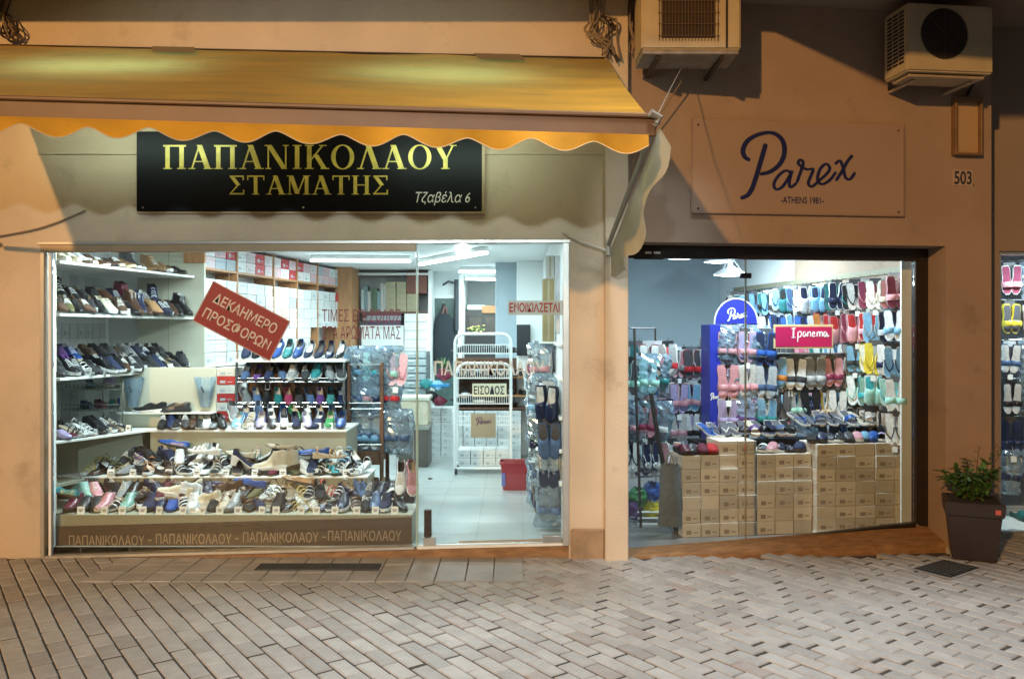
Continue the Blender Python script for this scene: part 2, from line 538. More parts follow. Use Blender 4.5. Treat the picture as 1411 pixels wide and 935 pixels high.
for i in range(-85, 95):
    for j in range(-50, 50):
        for half in (0,):
            c = uW * (i * 0.103) + uL * ((j + (0.5 if i % 2 else 0) + rnd.uniform(-.05, .05)) * 0.206) + Vector((0.3, -2.2, 0))
            if not (-5.2 < c.x < 6.2 and -3.6 < c.y < 0.95): continue
            if c.y > 0.05 and c.x < 3.4: continue
            if STRIP[0] + .12 < c.x < STRIP[1] - .12 and c.y > STRIP[2] + 0.12: continue
            if in_poly(c, [mc + (m_ - mc) * 1.32 for m_ in MAN]) and False: continue
            mb.xf = Matrix.Translation(c + Vector((0, 0, rnd.uniform(-.003, .001)))) @ Matrix.Rotation(th + rnd.uniform(-.012, .012), 4, 'Z') @ Matrix.Rotation(rnd.uniform(-.014, .014), 4, 'X') @ Matrix.Rotation(rnd.uniform(-.02, .02), 4, 'Y')
            a, l, k = 0.0470 + rnd.uniform(-.0015, .001), 0.0968 + rnd.uniform(-.002, .0015), 0.006
            mb.add([(-a, -l, -.05), (a, -l, -.05), (a, l, -.05), (-a, l, -.05), (-a, -l, -k), (a, -l, -k), (a, l, -k), (-a, l, -k),
                    (-a + k, -l + k, 0), (a - k, -l + k, 0), (a - k, l - k, 0), (-a + k, l - k, 0)],
                   [(0, 1, 5, 4), (1, 2, 6, 5), (2, 3, 7, 6), (3, 0, 4, 7), (4, 5, 9, 8), (5, 6, 10, 9), (6, 7, 11, 10), (7, 4, 8, 11), (8, 9, 10, 11)])
mb.xf = ID
struct(mb, 'paving', pv)
mb = MB()                                            # smoother slabs along the shop front
x = STRIP[0]
slab = mat('slab', (0.36, 0.355, 0.345), 0.5, var=0.2, scale=4, bump=0.35, bscale=70)
while x < STRIP[1]:
    wd = rnd.uniform(.19, .21)
    for y0, y1 in ((-.60, -.404), (-.40, -.204), (-.20, -.005)):
        mb.box(x, x + wd - .004, y0, y1, -.04, rnd.uniform(.003, .006))
    x += wd
struct(mb, 'shop_front_slabs', slab, bevel=.004)

# ---------------------------------------------------------------- left house: wall with the shop window opening
def q(px, py): v = P(px, py, 0); return (v.x, v.z)
HTL, HTR, HBL, HBR = q(56, 335), q(784, 332), q(56, 769.5), q(784, 751)
house = thing('ochre_house', 'ochre plastered house front around the shoe shop', 'building', (-1.5, 0, 0))
XL, XR, ZT = -6.5, PXx(835, 0), 4.6
mb = MB()
mb.prism([(XL, -.05), (HBL[0], -.05), HTL, (HTL[0], ZT), (XL, ZT)], 0, .22)
mb.prism([HTL, HTR, (HTR[0], ZT), (HTL[0], ZT)], 0, .22)
mb.prism([(HBR[0], -.05), (XR, -.05), (XR, ZT), (HTR[0], ZT), HTR], 0, .22)
part(mb, 'wall', plaster, house)
mb = MB()
mb.prism([(HBL[0], -.05), (HBR[0], -.05), (HBR[0], HBR[1]), (HBL[0], HBL[1])], .012, .22)
part(mb, 'threshold', terra, house)
mb = MB()                                            # crumbling base between door and pilaster
mb.box(PXx(786, 0), PXx(833, 0), -.028, .0, -.04, PZz(727, 0))
ms = part(mb, 'wall_base', concrete, house, bevel=.012)
mb = MB()
mb.box(PXx(834, -.07), PXx(866, -.07), -.07, .22, -.05, ZT)
part(mb, 'pilaster', plaster, house, bevel=.006)
mb = MB()                                            # hairline ledge behind the awning
mb.box(PXx(52, 0), PXx(835, 0), -.012, 0, PZz(213, 0), PZz(209, 0))
part(mb, 'ledge', plaster, house)

# right house
nb_ = thing('neighbour_house', 'pinkish plaster house front of the slipper shop, turned away slightly', 'building', MR)
o_r, t_r = LR(1303, 600, 0), LR(1303, 338, 0)
tl = LR(872, 335, 0)
S0, S1, SE = 0.0, o_r.x, LR(1366, 400, 0).x
ztop = (tl.z + LR(1300, 337, 0).z) / 2
mb = MB(); mb.xf = MR
mb.box(-.06, S1, 0, .24, ztop, ZT + .3)
mb.box(S1, SE, 0, 2.6, -.05, ZT + .3)
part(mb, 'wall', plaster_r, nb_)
f0, f1 = LR(872, 765, .22), LR(1280, 722, .22)
mb = MB(); mb.xf = MR                                # sloping terracotta threshold
zb = f1.z - .01
mb.add([(-.05, .0, -.05), (S1, .0, -.05), (S1, .26, -.05), (-.05, .26, -.05), (-.05, .004, .004), (S1, .004, .035), (S1, .26, zb), (-.05, .26, 0.0)],
       [(0, 3, 2, 1), (4, 5, 6, 7), (0, 1, 5, 4), (1, 2, 6, 5), (2, 3, 7, 6), (3, 0, 4, 7)])
part(mb, 'threshold', terra, nb_)

# balcony slab over the street, side street house
mb = MB()
mb.box(-6.5, 1.5, -.80, .25, 4.19, 4.5)
mb.box(1.5, 8.5, -2.1, .6, 4.19, 4.5)
s_ = thing('balcony', 'long plaster balcony slab overhanging the shop fronts', 'balcony', (1, 0, 4.19))
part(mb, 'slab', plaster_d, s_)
corner = thing('corner_house', 'dark corner house front with a lit slipper window', 'building', (4.2, .75, 0))
gx0, gx1 = PXx(1377, .75), 5.6
mb = MB()
mb.box(PXx(1362, .75), 6.5, .75, .95, PZz(346, .75), 4.6)
mb.box(PXx(1362, .75), gx0, .75, .95, -.05, PZz(346, .75))
mb.box(gx0, 6.5, .75, .95, -.05, PZz(738, .75))
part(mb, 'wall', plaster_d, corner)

# ---------------------------------------------------------------- shop window of the shoe shop
win = thing('shop_window', 'wide shoe shop window in a pale aluminium frame', 'shop window', (-1.5, 0, 0))
def quadbar(name, pts, y0, y1, m, parent, bevel=.002):
    mb = MB(); mb.prism(pts, y0, y1)
    return part(mb, name, m, parent, bevel=bevel)
zi = lambda p, q_, x: p[1] + (q_[1] - p[1]) * (x - p[0]) / (q_[0] - p[0])
ft, fb = lambda x: zi(HTL, HTR, x), lambda x: zi(HBL, HBR, x)
xm, x0_, x1_ = PXx(573, 0), HTL[0], HTR[0]
def bar(name, xa, xb, top, off0, off1, y0, y1, m):
    f = ft if top else fb
    return quadbar(name, [(xa, f(xa) + off0), (xb, f(xb) + off0), (xb, f(xb) + off1), (xa, f(xa) + off1)], y0, y1, m, win)
bar('transom', x0_, xm, True, -.066, -.012, -.004, .07, bronze)
bar('top_rail', x0_ - .02, x1_ + .01, True, -.012, .010, -.012, .07, alu)
quadbar('jamb', [(x0_, fb(x0_)), (x0_ + .03, fb(x0_ + .03)), (x0_ + .03, ft(x0_ + .03) - .066), (x0_, ft(x0_) - .066)], -.01, .07, alu, win)
quadbar('jamb', [(x0_ + .052, fb(x0_ + .03) + .02), (x0_ + .072, fb(x0_ + .05) + .02), (x0_ + .072, ft(x0_ + .05) - .067), (x0_ + .052, ft(x0_ + .03) - .067)], .01, .08, whitewire, win)
quadbar('jamb', [(x1_ - .045, fb(x1_ - .05)), (x1_, fb(x1_)), (x1_, ft(x1_) - .013), (x1_ - .045, ft(x1_ - .05) - .013)], -.01, .07, alu, win)
bar('bottom_rail', x0_ + .03, xm - .012, False, .0, .022, -.008, .07, alu)
bar('bottom_rail', xm + .01, x1_ - .046, False, .0, .02, -.006, .06, shelfw)
gl = []
gl.append(quadbar('pane', [(x0_ + .073, fb(x0_) + .022), (xm - .004, fb(xm) + .022), (xm - .004, ft(xm) - .067), (x0_ + .073, ft(x0_) - .067)], .038, .046, glass, win, 0))
gl.append(quadbar('pane', [(xm + .004, fb(xm) + .03), (x1_ - .047, fb(x1_) + .022), (x1_ - .047, ft(x1_) - .014), (xm + .004, ft(xm) - .014)], .030, .040, glass, win, 0))
for px, pw, y0, y1 in ((583, 600, 741, 753), (584, 594, 703, 740)):
    mb = MB()
    mb.box(PXx(px, 0), PXx(pw, 0), .012, .056, PZz(y1, 0), PZz(y0, 0))
    part(mb, 'door_lock', steel if y1 > 745 else darkmetal, win, bevel=.003)
mb = MB(); mb.box(PXx(748, 0), PXx(774, 0), .012, .056, PZz(748, 0), PZz(738, 0))
part(mb, 'patch_fitting', steel, win, bevel=.003)
mb = MB(); mb.box(PXx(572.5, 0), PXx(575.5, 0), .036, .048, PZz(760, 0), PZz(347, 0))
part(mb, 'glass_edge', mat('glass_edge', (0.45, 0.62, 0.55), 0.25), win)
bn = MB(); bn.prism([(PXx(74, .085), PZz(761, .085)), (PXx(567, .085), PZz(752, .085)), (PXx(567, .085), PZz(712, .085)), (PXx(74, .085), PZz(725, .085))], .085, .095)
part(bn, 'banner', banner, win)
for i, px in enumerate((95, 215, 335, 452)):
    wd = 104 if i < 3 else 101
    dz = -2.2 * i
    text_part('ΠΑΠΑΝΙΚΟΛΑΟΥ', 'lettering', bannertx, win, ID, PXx(px, .085), PXx(px + wd, .085), PZz(751 + dz, .085), PZz(737 + dz, .085), .0845, .0008)
    if i < 3:
        mb = MB(); mb.box(PXx(px + wd + 5, .085), PXx(px + wd + 10, .085), .083, .0848, PZz(744.5 + dz, .085), PZz(743 + dz, .085))
        part(mb, 'dash', bannertx, win)
text_part('ΠΑΠΑΝΙΚΟΛΑΟΥ', 'lettering', glasstx, win, ID, PXx(599, .03), PXx(750, .03), PZz(517, .03), PZz(497, .03), .0295, .0006, bold=.012)
text_part('ΤΙΜΕΣ ΕΠΙ ΣΟΔΟΣ', 'lettering', plumtext, win, ID, PXx(444, .038), PXx(552, .038), PZz(443, .038), PZz(426, .038), .0375, .0006)
text_part('ΣΤΑ ΑΡΩΜΑΤΑ ΜΑΣ', 'lettering', plumtext, win, ID, PXx(444, .038), PXx(552, .038), PZz(467, .038), PZz(449, .038), .0375, .0006)
r_ = thing('rental_notice', 'pale strip with red capitals ΕΝΟΙΚΙΑΖΕΤΑΙ stuck inside the door glass', 'notice', P(738, 424, .05))
mb = MB(); mb.box(PXx(700, .05), PXx(777, .05), .043, .046, PZz(434, .05), PZz(414, .05))
part(mb, 'strip', glassy('frosted_strip', (.9, .9, .9), .5, .4, cover=.55), r_)
text_part('ΕΝΟΙΚΙΑΖΕΤΑΙ', 'lettering', redtext, r_, ID, PXx(702, .05), PXx(771, .05), PZz(430, .05), PZz(417, .05), .0425, .0006, bold=.03)
r_ = thing('sale_sign', 'dark red tilted sign reading ΔΕΚΑΗΜΕΡΟ ΠΡΟΣΦΟΡΩΝ hanging inside the window', 'sign', P(333, 442, .12))
ang = -math.atan2(56, 107)
MT = Matrix.Translation(P(333, 442, .12)) @ Matrix.Rotation(-ang, 4, 'Y')
hw, hh = 60 * 6.37 / F, 31 * 6.37 / F
mb = MB(); mb.xf = MT; mb.box(-hw, hw, -.004, .004, -hh, hh)
part(mb, 'board', redboard, r_, bevel=.001)
mb = MB(); mb.xf = MT
e = .008
for a, b_, c_, d_ in ((-hw, hw, hh, hh - e), (-hw, hw, -hh + e, -hh), (-hw, -hw + e, hh - e, -hh + e), (hw - e, hw, hh - e, -hh + e)):
    mb.box(a, b_, -.006, -.0045, d_, c_)
edge = part(mb, 'border', mat('pink_border', (.62, .36, .33), .5), r_)
edgetx = mat('sale_letters', (.88, .72, .66), .5)
text_part('ΔΕΚΑΗΜΕΡΟ', 'lettering', edgetx, r_, MT, -hw * .80, hw * .80, hh * .14, hh * .62, -.0045, .0008, bold=.012)
text_part('ΠΡΟΣΦΟΡΩΝ', 'lettering', edgetx, r_, MT, -hw * .86, hw * .84, -hh * .66, -hh * .16, -.0045, .0008, bold=.012)
for dx in (-.20, .20):
    mb = MB()
    v = MT @ Vector((dx, 0, hh))
    mb.tube([v, (v.x + .01, v.y, PZz(338, .12))], .0012, 5)
    part(mb, 'string', whitewire, r_)

# ---------------------------------------------------------------- fascia sign
r_ = thing('shop_sign', 'black shop sign with gold capitals ΠΑΠΑΝΙΚΟΛΑΟΥ ΣΤΑΜΑΤΗΣ under the awning', 'sign', P(426, 240, -.03))
YS = -.045
mb = MB(); mb.box(PXx(188, YS), PXx(664, YS), YS, -.001, PZz(291, YS), PZz(181, YS))
part(mb, 'board', signblack, r_, bevel=.003)
mb = MB(); mb.box(PXx(664, YS), PXx(668, YS), YS + .004, -.001, PZz(294, YS), PZz(181, YS)); mb.box(PXx(188, YS), PXx(664, YS), YS + .004, -.001, PZz(294, YS), PZz(291.4, YS))
part(mb, 'edge_strip', bronze, r_)
serif_part('ΠΑΠΑΝΙΚΟΛΑΟΥ', 'lettering', gold, r_, PXx(224, YS), PXx(631, YS), PZz(233, YS), PZz(200, YS), YS)
serif_part('ΣΤΑΜΑΤΗΣ', 'lettering', gold, r_, PXx(315, YS), PXx(538, YS), PZz(268, YS), PZz(242, YS), YS)
text_part('Τζαβέλα 6', 'lettering', white, r_, ID, PXx(573, YS), PXx(648, YS), PZz(283, YS), PZz(264, YS), YS - .0012, .0008, shear=.28)
for px, py in ((197, 286), (418, 286), (655, 286)):
    mb = MB(); mb.xf = Matrix.Translation(P(px, py, YS)) @ Matrix.Rotation(PI / 2, 4, 'X'); mb.lathe([(.006, 0), (.006, .003), (.003, .005)], 10)
    part(mb, 'screw', steel, r_, True)

# ---------------------------------------------------------------- awning
awn = mat('awning_cloth', (0.47, 0.225, 0.008), 0.85, var=0.28, scale=2.6, bump=0.2, bscale=22, trans=0.36, tcol=(.62, .66, .30), stain=((0.25, 0.135, 0.025), 3.4, 0.545), stretch=(0.5, 2, 2))
aw = thing('awning', 'yellow orange fabric awning with a scalloped valance over the shoe shop', 'awning', P(420, 80, -.02))
YB = -1.9
W0, W1 = P(-2, 62, -.02), P(838, 80, -.02)
B0 = Vector((-3.78, YB, PZz(134, YB))); B1 = Vector((PXx(893, YB), YB, PZz(160, YB)))
B0.z = PZz(160 - (893 - (CX + B0.x * F / (D + YB))) * 0.0285, YB)
rows = []
for i in range(25):
    u = i / 24
    row = []
    for j in range(73):
        k = j / 72
        p = W0.lerp(W1, k).lerp(B0.lerp(B1, k), u)
        p.z -= 0.035 * math.sin(PI * u) * (0.7 + 0.3 * math.sin(k * 9)) + 0.012 * noise.noise(Vector((k * 9, u * 2, 1)))
        row.append(p)
    rows.append(row)
mb = MB(); mb.grid(rows)
part(mb, 'canopy', awn, aw, 'all')
mb = MB()
mb.tube([W0 + Vector((0, .0, -.03)), W1 + Vector((0, 0, -.03))], .035, 10)
part(mb, 'roller', darkmetal, aw, True)
mb = MB()                                            # front rail with the brown band
for (h0, h1, y0, y1) in ((.012, -.012, -.012, .03), (-.013, -.105, .0, .035)):
    a = [Vector((B.x + ex, B.y + yy, B.z + hh_)) for B, ex in ((B0, 0), (B1, .04)) for yy, hh_ in ((y0, h0), (y1, h0), (y1, h1), (y0, h1))]
    mb.add(a, [(0, 1, 2, 3), (7, 6, 5, 4), (0, 4, 5, 1), (1, 5, 6, 2), (2, 6, 7, 3), (3, 7, 4, 0)])
part(mb, 'front_rail', mat('brown_rail', (0.13, 0.062, 0.022), 0.5, var=0.15, scale=5), aw, bevel=.006)
vrows = [[], [], [], [], []]
nv = 300
for j in range(nv + 1):
    k = j / nv
    p = B0.lerp(B1, k)
    pxs = CX + p.x * F / (D + YB)
    sc_ = 0.5 - 0.5 * math.cos((pxs - 36) / 87.0 * 2 * PI)
    drop = .044 + .058 * sc_ ** 0.8
    wob = .02 * math.sin(k * 41) + .014 * noise.noise(Vector((k * 30, 3, 0)))
    for i in range(5):
        u = i / 4
        vrows[i].append(Vector((p.x, p.y - .016 + wob * u - .01 * u, p.z - .100 - drop * u)))
mb = MB(); mb.grid(vrows)
part(mb, 'valance', mat('valance_cloth', (0.54, 0.255, 0.012), 0.85, var=0.2, scale=3, bump=0.15, bscale=25, trans=0.25), aw, 'all')
mb = MB(); mb.tube([p + Vector((0, -.002, 0)) for p in vrows[4]], .0032, 5)
part(mb, 'valance_hem', mat('hem', (.52, .38, .2), .7), aw, True)
for px0, px1, u0, u1 in ((210, 268, .02, .14), (652, 716, .02, .13)):       # greyish patches laid on the canopy by the wall
    mb = MB(); g = []
    for u in (u0, u1):
        r0 = []
        for t_ in range(5):
            px = px0 + (px1 - px0) * t_ / 4 + (8 if u == u1 and px0 > 500 else 0)
            k = (px + 2) / 840
            p = W0.lerp(W1, k).lerp(B0.lerp(B1, k), u)
            p.x = PXx(px, p.y)
            p.z -= 0.035 * math.sin(PI * u) * .8 - .022
            r0.append(p)
        g.append(r0)
    mb.grid(g)
    part(mb, 'grey_patch', mat('patch_grey', (.30, .24, .15), .8, trans=.2), aw)
AR0, AR1 = P(838, 338, -.09), Vector((PXx(903, YB), YB, PZz(170, YB)))
greyp = mat('grey_paint', (.30, .29, .25), .4, .3, var=.1, scale=9)
mb = MB(); mb.tube([AR0, AR0.lerp(AR1, .5), AR1], .017, 10)
mb.tube([AR1 + Vector((-.03, -.02, .05)), AR1 + Vector((.02, 0, .03)), AR1], .022, 8)
part(mb, 'drop_arm', greyp, aw, True)
mb = MB(); mb.tube([P(776, 320, -.06), P(800, 333, -.10), P(838, 346, -.10)], .011, 8); mb.tube([P(838, 352, -.1), P(838, 330, -.1)], .022, 10)
part(mb, 'arm_bracket', mat('pale_metal', (.55, .53, .45), .45, .3), aw, True)
AL0, AL1 = Vector((-3.80, -.05, 2.33)), Vector((B0.x, YB, B0.z - .05))
mb = MB(); mb.tube([AL0, AL1], .017, 10)
part(mb, 'drop_arm', greyp, aw, True)
# cloth hanging in folds from the arm
rows = []
for i in range(9):
    u = i / 8
    row = []
    for j in range(41):
        k = j / 40
        p = AR1.lerp(AR0, k) + Vector((.022, 0, -.02))
        drop = (.10 + .17 * math.sin(PI * min(1, k * 1.02)) ** .8 + .10 * k + .02 * math.sin(k * 28))
        p.z -= drop * u
        p.x += .035 * math.sin(k * 16 + 1) * u + .03 * u
        row.append(p)
    rows.append(row)
mb = MB(); mb.grid(rows)
part(mb, 'side_flap', mat('flap_cloth', (.62, .58, .44), .85, var=.12, scale=4, trans=.25), aw, 'all')
# two tube lamps under the cloth that light the sign
lampem = emit('lamp_tube', (0.74, 1.0, 0.82), 54, True)
for i, (px, yy) in enumerate(((178, -.55), (600, -.55))):
    x = PXx([150, 610][i], yy)
    z = 3.14 if i == 0 else 3.06
    f = thing('sign_lamp', ['floodlight under the awning cloth near its open end', 'floodlight under the awning cloth above the last sign letters'][i], 'lamp', (x, yy, z), 'floodlights under the awning')
    mb = MB(); mb.box(x - .53, x + .53, yy - .03, yy + .03, z - .03, z + .0)
    part(mb, 'housing', darkmetal, f, bevel=.004)
    mb = MB(); mb.tube([(x - .52, yy, z + .022), (x + .52, yy, z + .022)], .012, 8)
    part(mb, 'tube', lampem, f, True)
    mb = MB(); mb.tube([(x, yy, z - .01), (x, yy * .5, z + .10), (x, .0, z + .16)], .010, 6)
    part(mb, 'bracket', greyp, f, True)

# ---------------------------------------------------------------- logo panel on the neighbour's wall
a, b_ = LR(953, 163, -.02), LR(1245, 298, -.02)
r_ = thing('logo_panel', 'screwed wall panel with the navy script logo Parex', 'sign', MR @ Matrix.Translation(((a.x + b_.x) / 2, 0, b_.z)))
mb = MB(); mb.xf = MR; mb.box(a.x, b_.x, -.022, -.004, LR(1245, 298, -.02).z, LR(1245, 172, -.02).z)
part(mb, 'panel', mat('panel_paint', (.365, .265, .198), .42, var=.04, scale=2), r_, bevel=.003)
mb = MB(); mb.xf = MR
for s in (a.x, b_.x):
    mb.box(s - .005, s + .005, -.027, -.0235, b_.z, LR(1245, 172, -.02).z)
mb.box(a.x + .006, b_.x - .006, -.027, -.0235, b_.z - .004, b_.z + .006)
part(mb, 'edge_trim', mat('trim_paint', (.31, .22, .165), .4), r_)
l0, l1 = LR(1020, 274, -.022), LR(1178, 185, -.022)
script_part('logo', navytext, r_, MR, l0.x, l1.x, l0.z, l1.z, -.0235, 12)
l0, l1 = LR(1076, 280, -.022), LR(1135, 272, -.022)
text_part('-ATHENS 1981-', 'lettering', navytext, r_, MR, l0.x, l1.x, l0.z, l1.z, -.0235, .0006, bold=.01)
for px, py in ((962, 172), (1238, 180), (962, 287), (1238, 292)):
    p = LR(px, py, -.024)
    mb = MB(); mb.xf = MR @ Matrix.Translation(p) @ Matrix.Rotation(PI / 2, 4, 'X'); mb.lathe([(.008, 0), (.008, .003), (.004, .006)], 10)
    part(mb, 'screw', darkmetal, r_, True)
a, b_ = LR(1315, 254, -.006), LR(1339, 236, -.006)
r_ = thing('house_number', 'small painted house number 503 below the wall box', 'sign', MR @ Matrix.Translation((a.x, 0, a.z)))
mb = MB(); mb.xf = MR; mb.box(a.x - .01, b_.x + .01, -.005, -.001, a.z - .01, b_.z + .01)
part(mb, 'plate', mat('plate_paint', (.46, .35, .27), .5), r_)
text_part('503', 'lettering', ink, r_, MR, a.x, b_.x, a.z, b_.z, -.0055, .0006, bold=.02)
a = LR(1341, 256, -.006)
mb = MB(); mb.xf = MR; mb.prism([(a.x - .004, a.z + .02), (a.x + .012, a.z), (a.x + .006, a.z - .004)], -.006, -.003)
part(mb, 'arrow', ink, r_)
a, b_ = LR(1316, 213, -.05), LR(1354, 134, -.05)
r_ = thing('wall_box', 'brown framed shallow box fixed under the round-fan air conditioner', 'wall box', MR @ Matrix.Translation((a.x, 0, a.z)))
mb = MB(); mb.xf = MR
t_ = .018
mb.box(a.x, a.x + t_, -.06, 0, a.z, b_.z); mb.box(b_.x - t_, b_.x, -.06, 0, a.z, b_.z)
mb.box(a.x + t_, b_.x - t_, -.058, 0, a.z, a.z + t_); mb.box(a.x + t_, b_.x - t_, -.058, 0, b_.z - t_ - .02, b_.z)
part(mb, 'frame', mat('box_frame', (.20, .115, .055), .5, var=.2, scale=8), r_, bevel=.003)
mb = MB(); mb.xf = MR; mb.box(a.x + t_, b_.x - t_, -.02, 0, a.z + t_, b_.z - t_ - .02)
part(mb, 'back_plate', mat('box_plate', (.48, .33, .18), .5), r_)

# ---------------------------------------------------------------- air conditioners
acpaint = mat('ac_paint', (.50, .42, .27), .5, var=.12, scale=5, stain=((.33, .19, .08), 6, .66))
black = mat('fan_black', (.022, .014, .010), .6)
ac = thing('air_conditioner', 'rust streaked air conditioner with a squarish grille above the arm of the awning', 'air conditioner', (1.25, -.25, 3.66), 'outdoor air conditioners')
y0, y1 = -.47, -.14
x0, x1 = PXx(884, y0), PXx(1021, y0)
z0, z1 = PZz(68, y0), PZz(68, y0) + .62
mb = MB(); mb.box(x0, x1, y0, y1, z0, z1); part(mb, 'casing', acpaint, ac, bevel=.012, seg=2)
g0, g1 = PXx(906, y0), PXx(991, y0)
mb = MB(); mb.box(g0, g1, y0 - .004, y0 + .05, PZz(58, y0), z1 - .06); part(mb, 'fan_opening', black, ac, bevel=.03, seg=3)
mb = MB()
for i in range(19):
    x = g0 + (g1 - g0) * (i + .5) / 19
    mb.tube([(x, y0 - .010, PZz(57, y0)), (x, y0 - .010, z1 - .06)], .0026, 5)
for i in range(5):
    z = PZz(50, y0) + i * .08
    mb.tube([(g0, y0 - .014, z), (g1, y0 - .014, z)], .0026, 5)
part(mb, 'fan_grille', mat('grille_brown', (.16, .095, .045), .5), ac)
mb = MB(); mb.box(x0 + .01, x1 - .01, y0 + .012, -.13, z0 - .03, z0 - .001); part(mb, 'base_tray', mat('tray_grey', (.26, .23, .20), .6, var=.2, scale=12), ac, bevel=.004)
mb = MB(); mb.box(PXx(1000, y0), PXx(1003, y0), y0 - .003, y0, z0 + .01, z1); part(mb, 'panel_seam', darkmetal, ac)
for x in (x0 + .12, x1 - .12):
    mb = MB(); mb.box(x - .015, x + .015, -.44, .12, z0 - .058, z0 - .036)
    part(mb, 'bracket', darkmetal, ac, bevel=.002)
r_ = LR(1305, 55, -.42)
MA = MR @ Matrix.Translation((LR(1310, 60, -.42).x, -.42, 0))
ac = thing('air_conditioner', 'cream air conditioner with a round fan and slotted side on the slipper shop wall', 'air conditioner', MA @ Matrix.Translation((0, 0, 3.5)), 'outdoor air conditioners')
MA = MR @ Matrix.Translation((LR(1250, 60, -.42).x, -.42, 0))
zA, zB = LR(1250, 97, -.42).z, LR(1250, 3, -.42).z
wA = LR(1369, 60, -.42).x - LR(1250, 60, -.42).x
mb = MB(); mb.xf = MA; mb.box(0, wA, 0, .30, zA, zB); part(mb, 'casing', acpaint, ac, bevel=.012, seg=2)
fc = LR(1301, 47, -.42)
fr_ = (LR(1333, 47, -.42).x - fc.x)
MF = MR @ Matrix.Translation(fc) @ Matrix.Rotation(PI / 2, 4, 'X')
mb = MB(); mb.xf = MF; mb.lathe([(fr_, -.02), (fr_, .003), (fr_ * .9, .004)], 32); part(mb, 'fan_opening', black, ac, True)
mb = MB(); mb.xf = MF
for k in range(1, 9): mb.tube([(fr_ * k / 8 * math.cos(a_ * PI / 16), fr_ * k / 8 * math.sin(a_ * PI / 16), .010) for a_ in range(32)], .0016, 4, True)
for k in range(8): mb.tube([(0, 0, .008), (fr_ * math.cos(k * PI / 4), fr_ * math.sin(k * PI / 4), .008)], .002, 4)
part(mb, 'fan_grille', mat('grille_dark', (.06, .045, .03), .5), ac)
mb = MB(); mb.xf = MA
for i in range(14):
    z = zA + .07 + i * (zB - zA - .10) / 14
    for k in range(3):
        mb.box(-.004, .0, .04 + k * .075, .10 + k * .075, z, z + .015)
part(mb, 'side_slots', black, ac)
mb = MB(); mb.xf = MA; mb.box(.04, wA - .04, .04, .26, zA - .03, zA - .010); mb.box(.10, .13, .1, .42, zA - .05, zA - .031); mb.box(wA - .13, wA - .10, .1, .42, zA - .05, zA - .031); part(mb, 'bracket', mat('tray_cream', (.42, .34, .24), .6, var=.15, scale=9), ac, bevel=.006)
mb = MB(); mb.xf = MA; mb.tube([(wA - .02, .2, zA + .1), (wA + .07, .24, zA + .10), (wA + .09, .40, zA - .02), (wA + .02, .42, zA - .16)], .012, 8); part(mb, 'pipe', darkmetal, ac, True)

# ---------------------------------------------------------------- cables, one modelled shadow line
cab = mat('cable_black', (.035, .025, .02), .5)
cabp = mat('cable_grey', (.22, .17, .12), .6)
def cable_bundle(name, label, spots, n, seed, m):
    rr = random.Random(seed)
    r_ = thing(name, label, 'cables', spots[0])
    for i in range(n):
        pts = []
        for j, s in enumerate(spots):
            pts.append(tuple(s[k] + rr.uniform(-1, 1) * (.05, .03, .03)[k] for k in range(3)))
        mb = MB(); mb.tube(smooth_pts(pts, 6), rr.uniform(.004, .009), 6)
        part(mb, 'cable', m if i % 3 else cabp, r_, True)
    return r_
cable_bundle('cable_bundle', 'tangled loose cables hanging at the start of the awning', [P(6, -20, -.06), P(4, 12, -.10), P(12, 30, -.06), P(20, 44, -.09), P(10, 50, -.08), P(2, 30, -.08), P(8, -20, -.06)], 7, 1, cab)
cable_bundle('cable_bundle', 'bundle of cables running down the pilaster behind the awning', [P(818, -20, -.10), P(822, 20, -.11), P(815, 45, -.10), P(832, 62, -.12), P(838, 80, -.10)], 8, 2, cabp)
cable_bundle('cable_bundle', 'cables looping between pilaster and first air conditioner', [P(830, 20, -.11), P(838, 30, -.12), P(846, 34, -.13), P(842, 55, -.12), P(850, 85, -.11)], 4, 3, cab)
cable_bundle('cable_bundle', 'thin pipes beside the squarish grille air conditioner', [P(876, -20, -.06), P(874, 30, -.07), P(872, 70, -.07), P(878, 78, -.09)], 3, 4, cabp)
mb = MB(); mb.tube([P(940, 92, -.30), P(925, 120, -.9), AR1 + Vector((0, 0, .02))], .0035, 6)
solo(mb, 'guy_wire', cabp, 'thin wire tying the awning corner to the air conditioner', 'wire', smooth=True)
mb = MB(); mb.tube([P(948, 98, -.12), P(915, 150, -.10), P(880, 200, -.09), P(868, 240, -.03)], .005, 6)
solo(mb, 'wall_cable_or_shadow', cabp, 'thin cable running down the wall beside the pilaster', 'cable', smooth=True)
mb = MB(); mb.tube(smooth_pts([P(-30, 330, -.015), P(40, 318, -.015), P(80, 306, -.015), P(118, 290, -.015)], 5), .007, 6)  # tube modelled in place of the awning arm's shadow line
solo(mb, 'wall_cable_or_shadow', cabp, 'dark tube shaped as the awning arm shadow across the ochre wall beside the sign', 'cable', smooth=True)
st = [P(110, 30, -.06), P(200, 48, -.3), P(330, 64, -.7), P(470, 72, -.9), P(560, 72, -.9)]

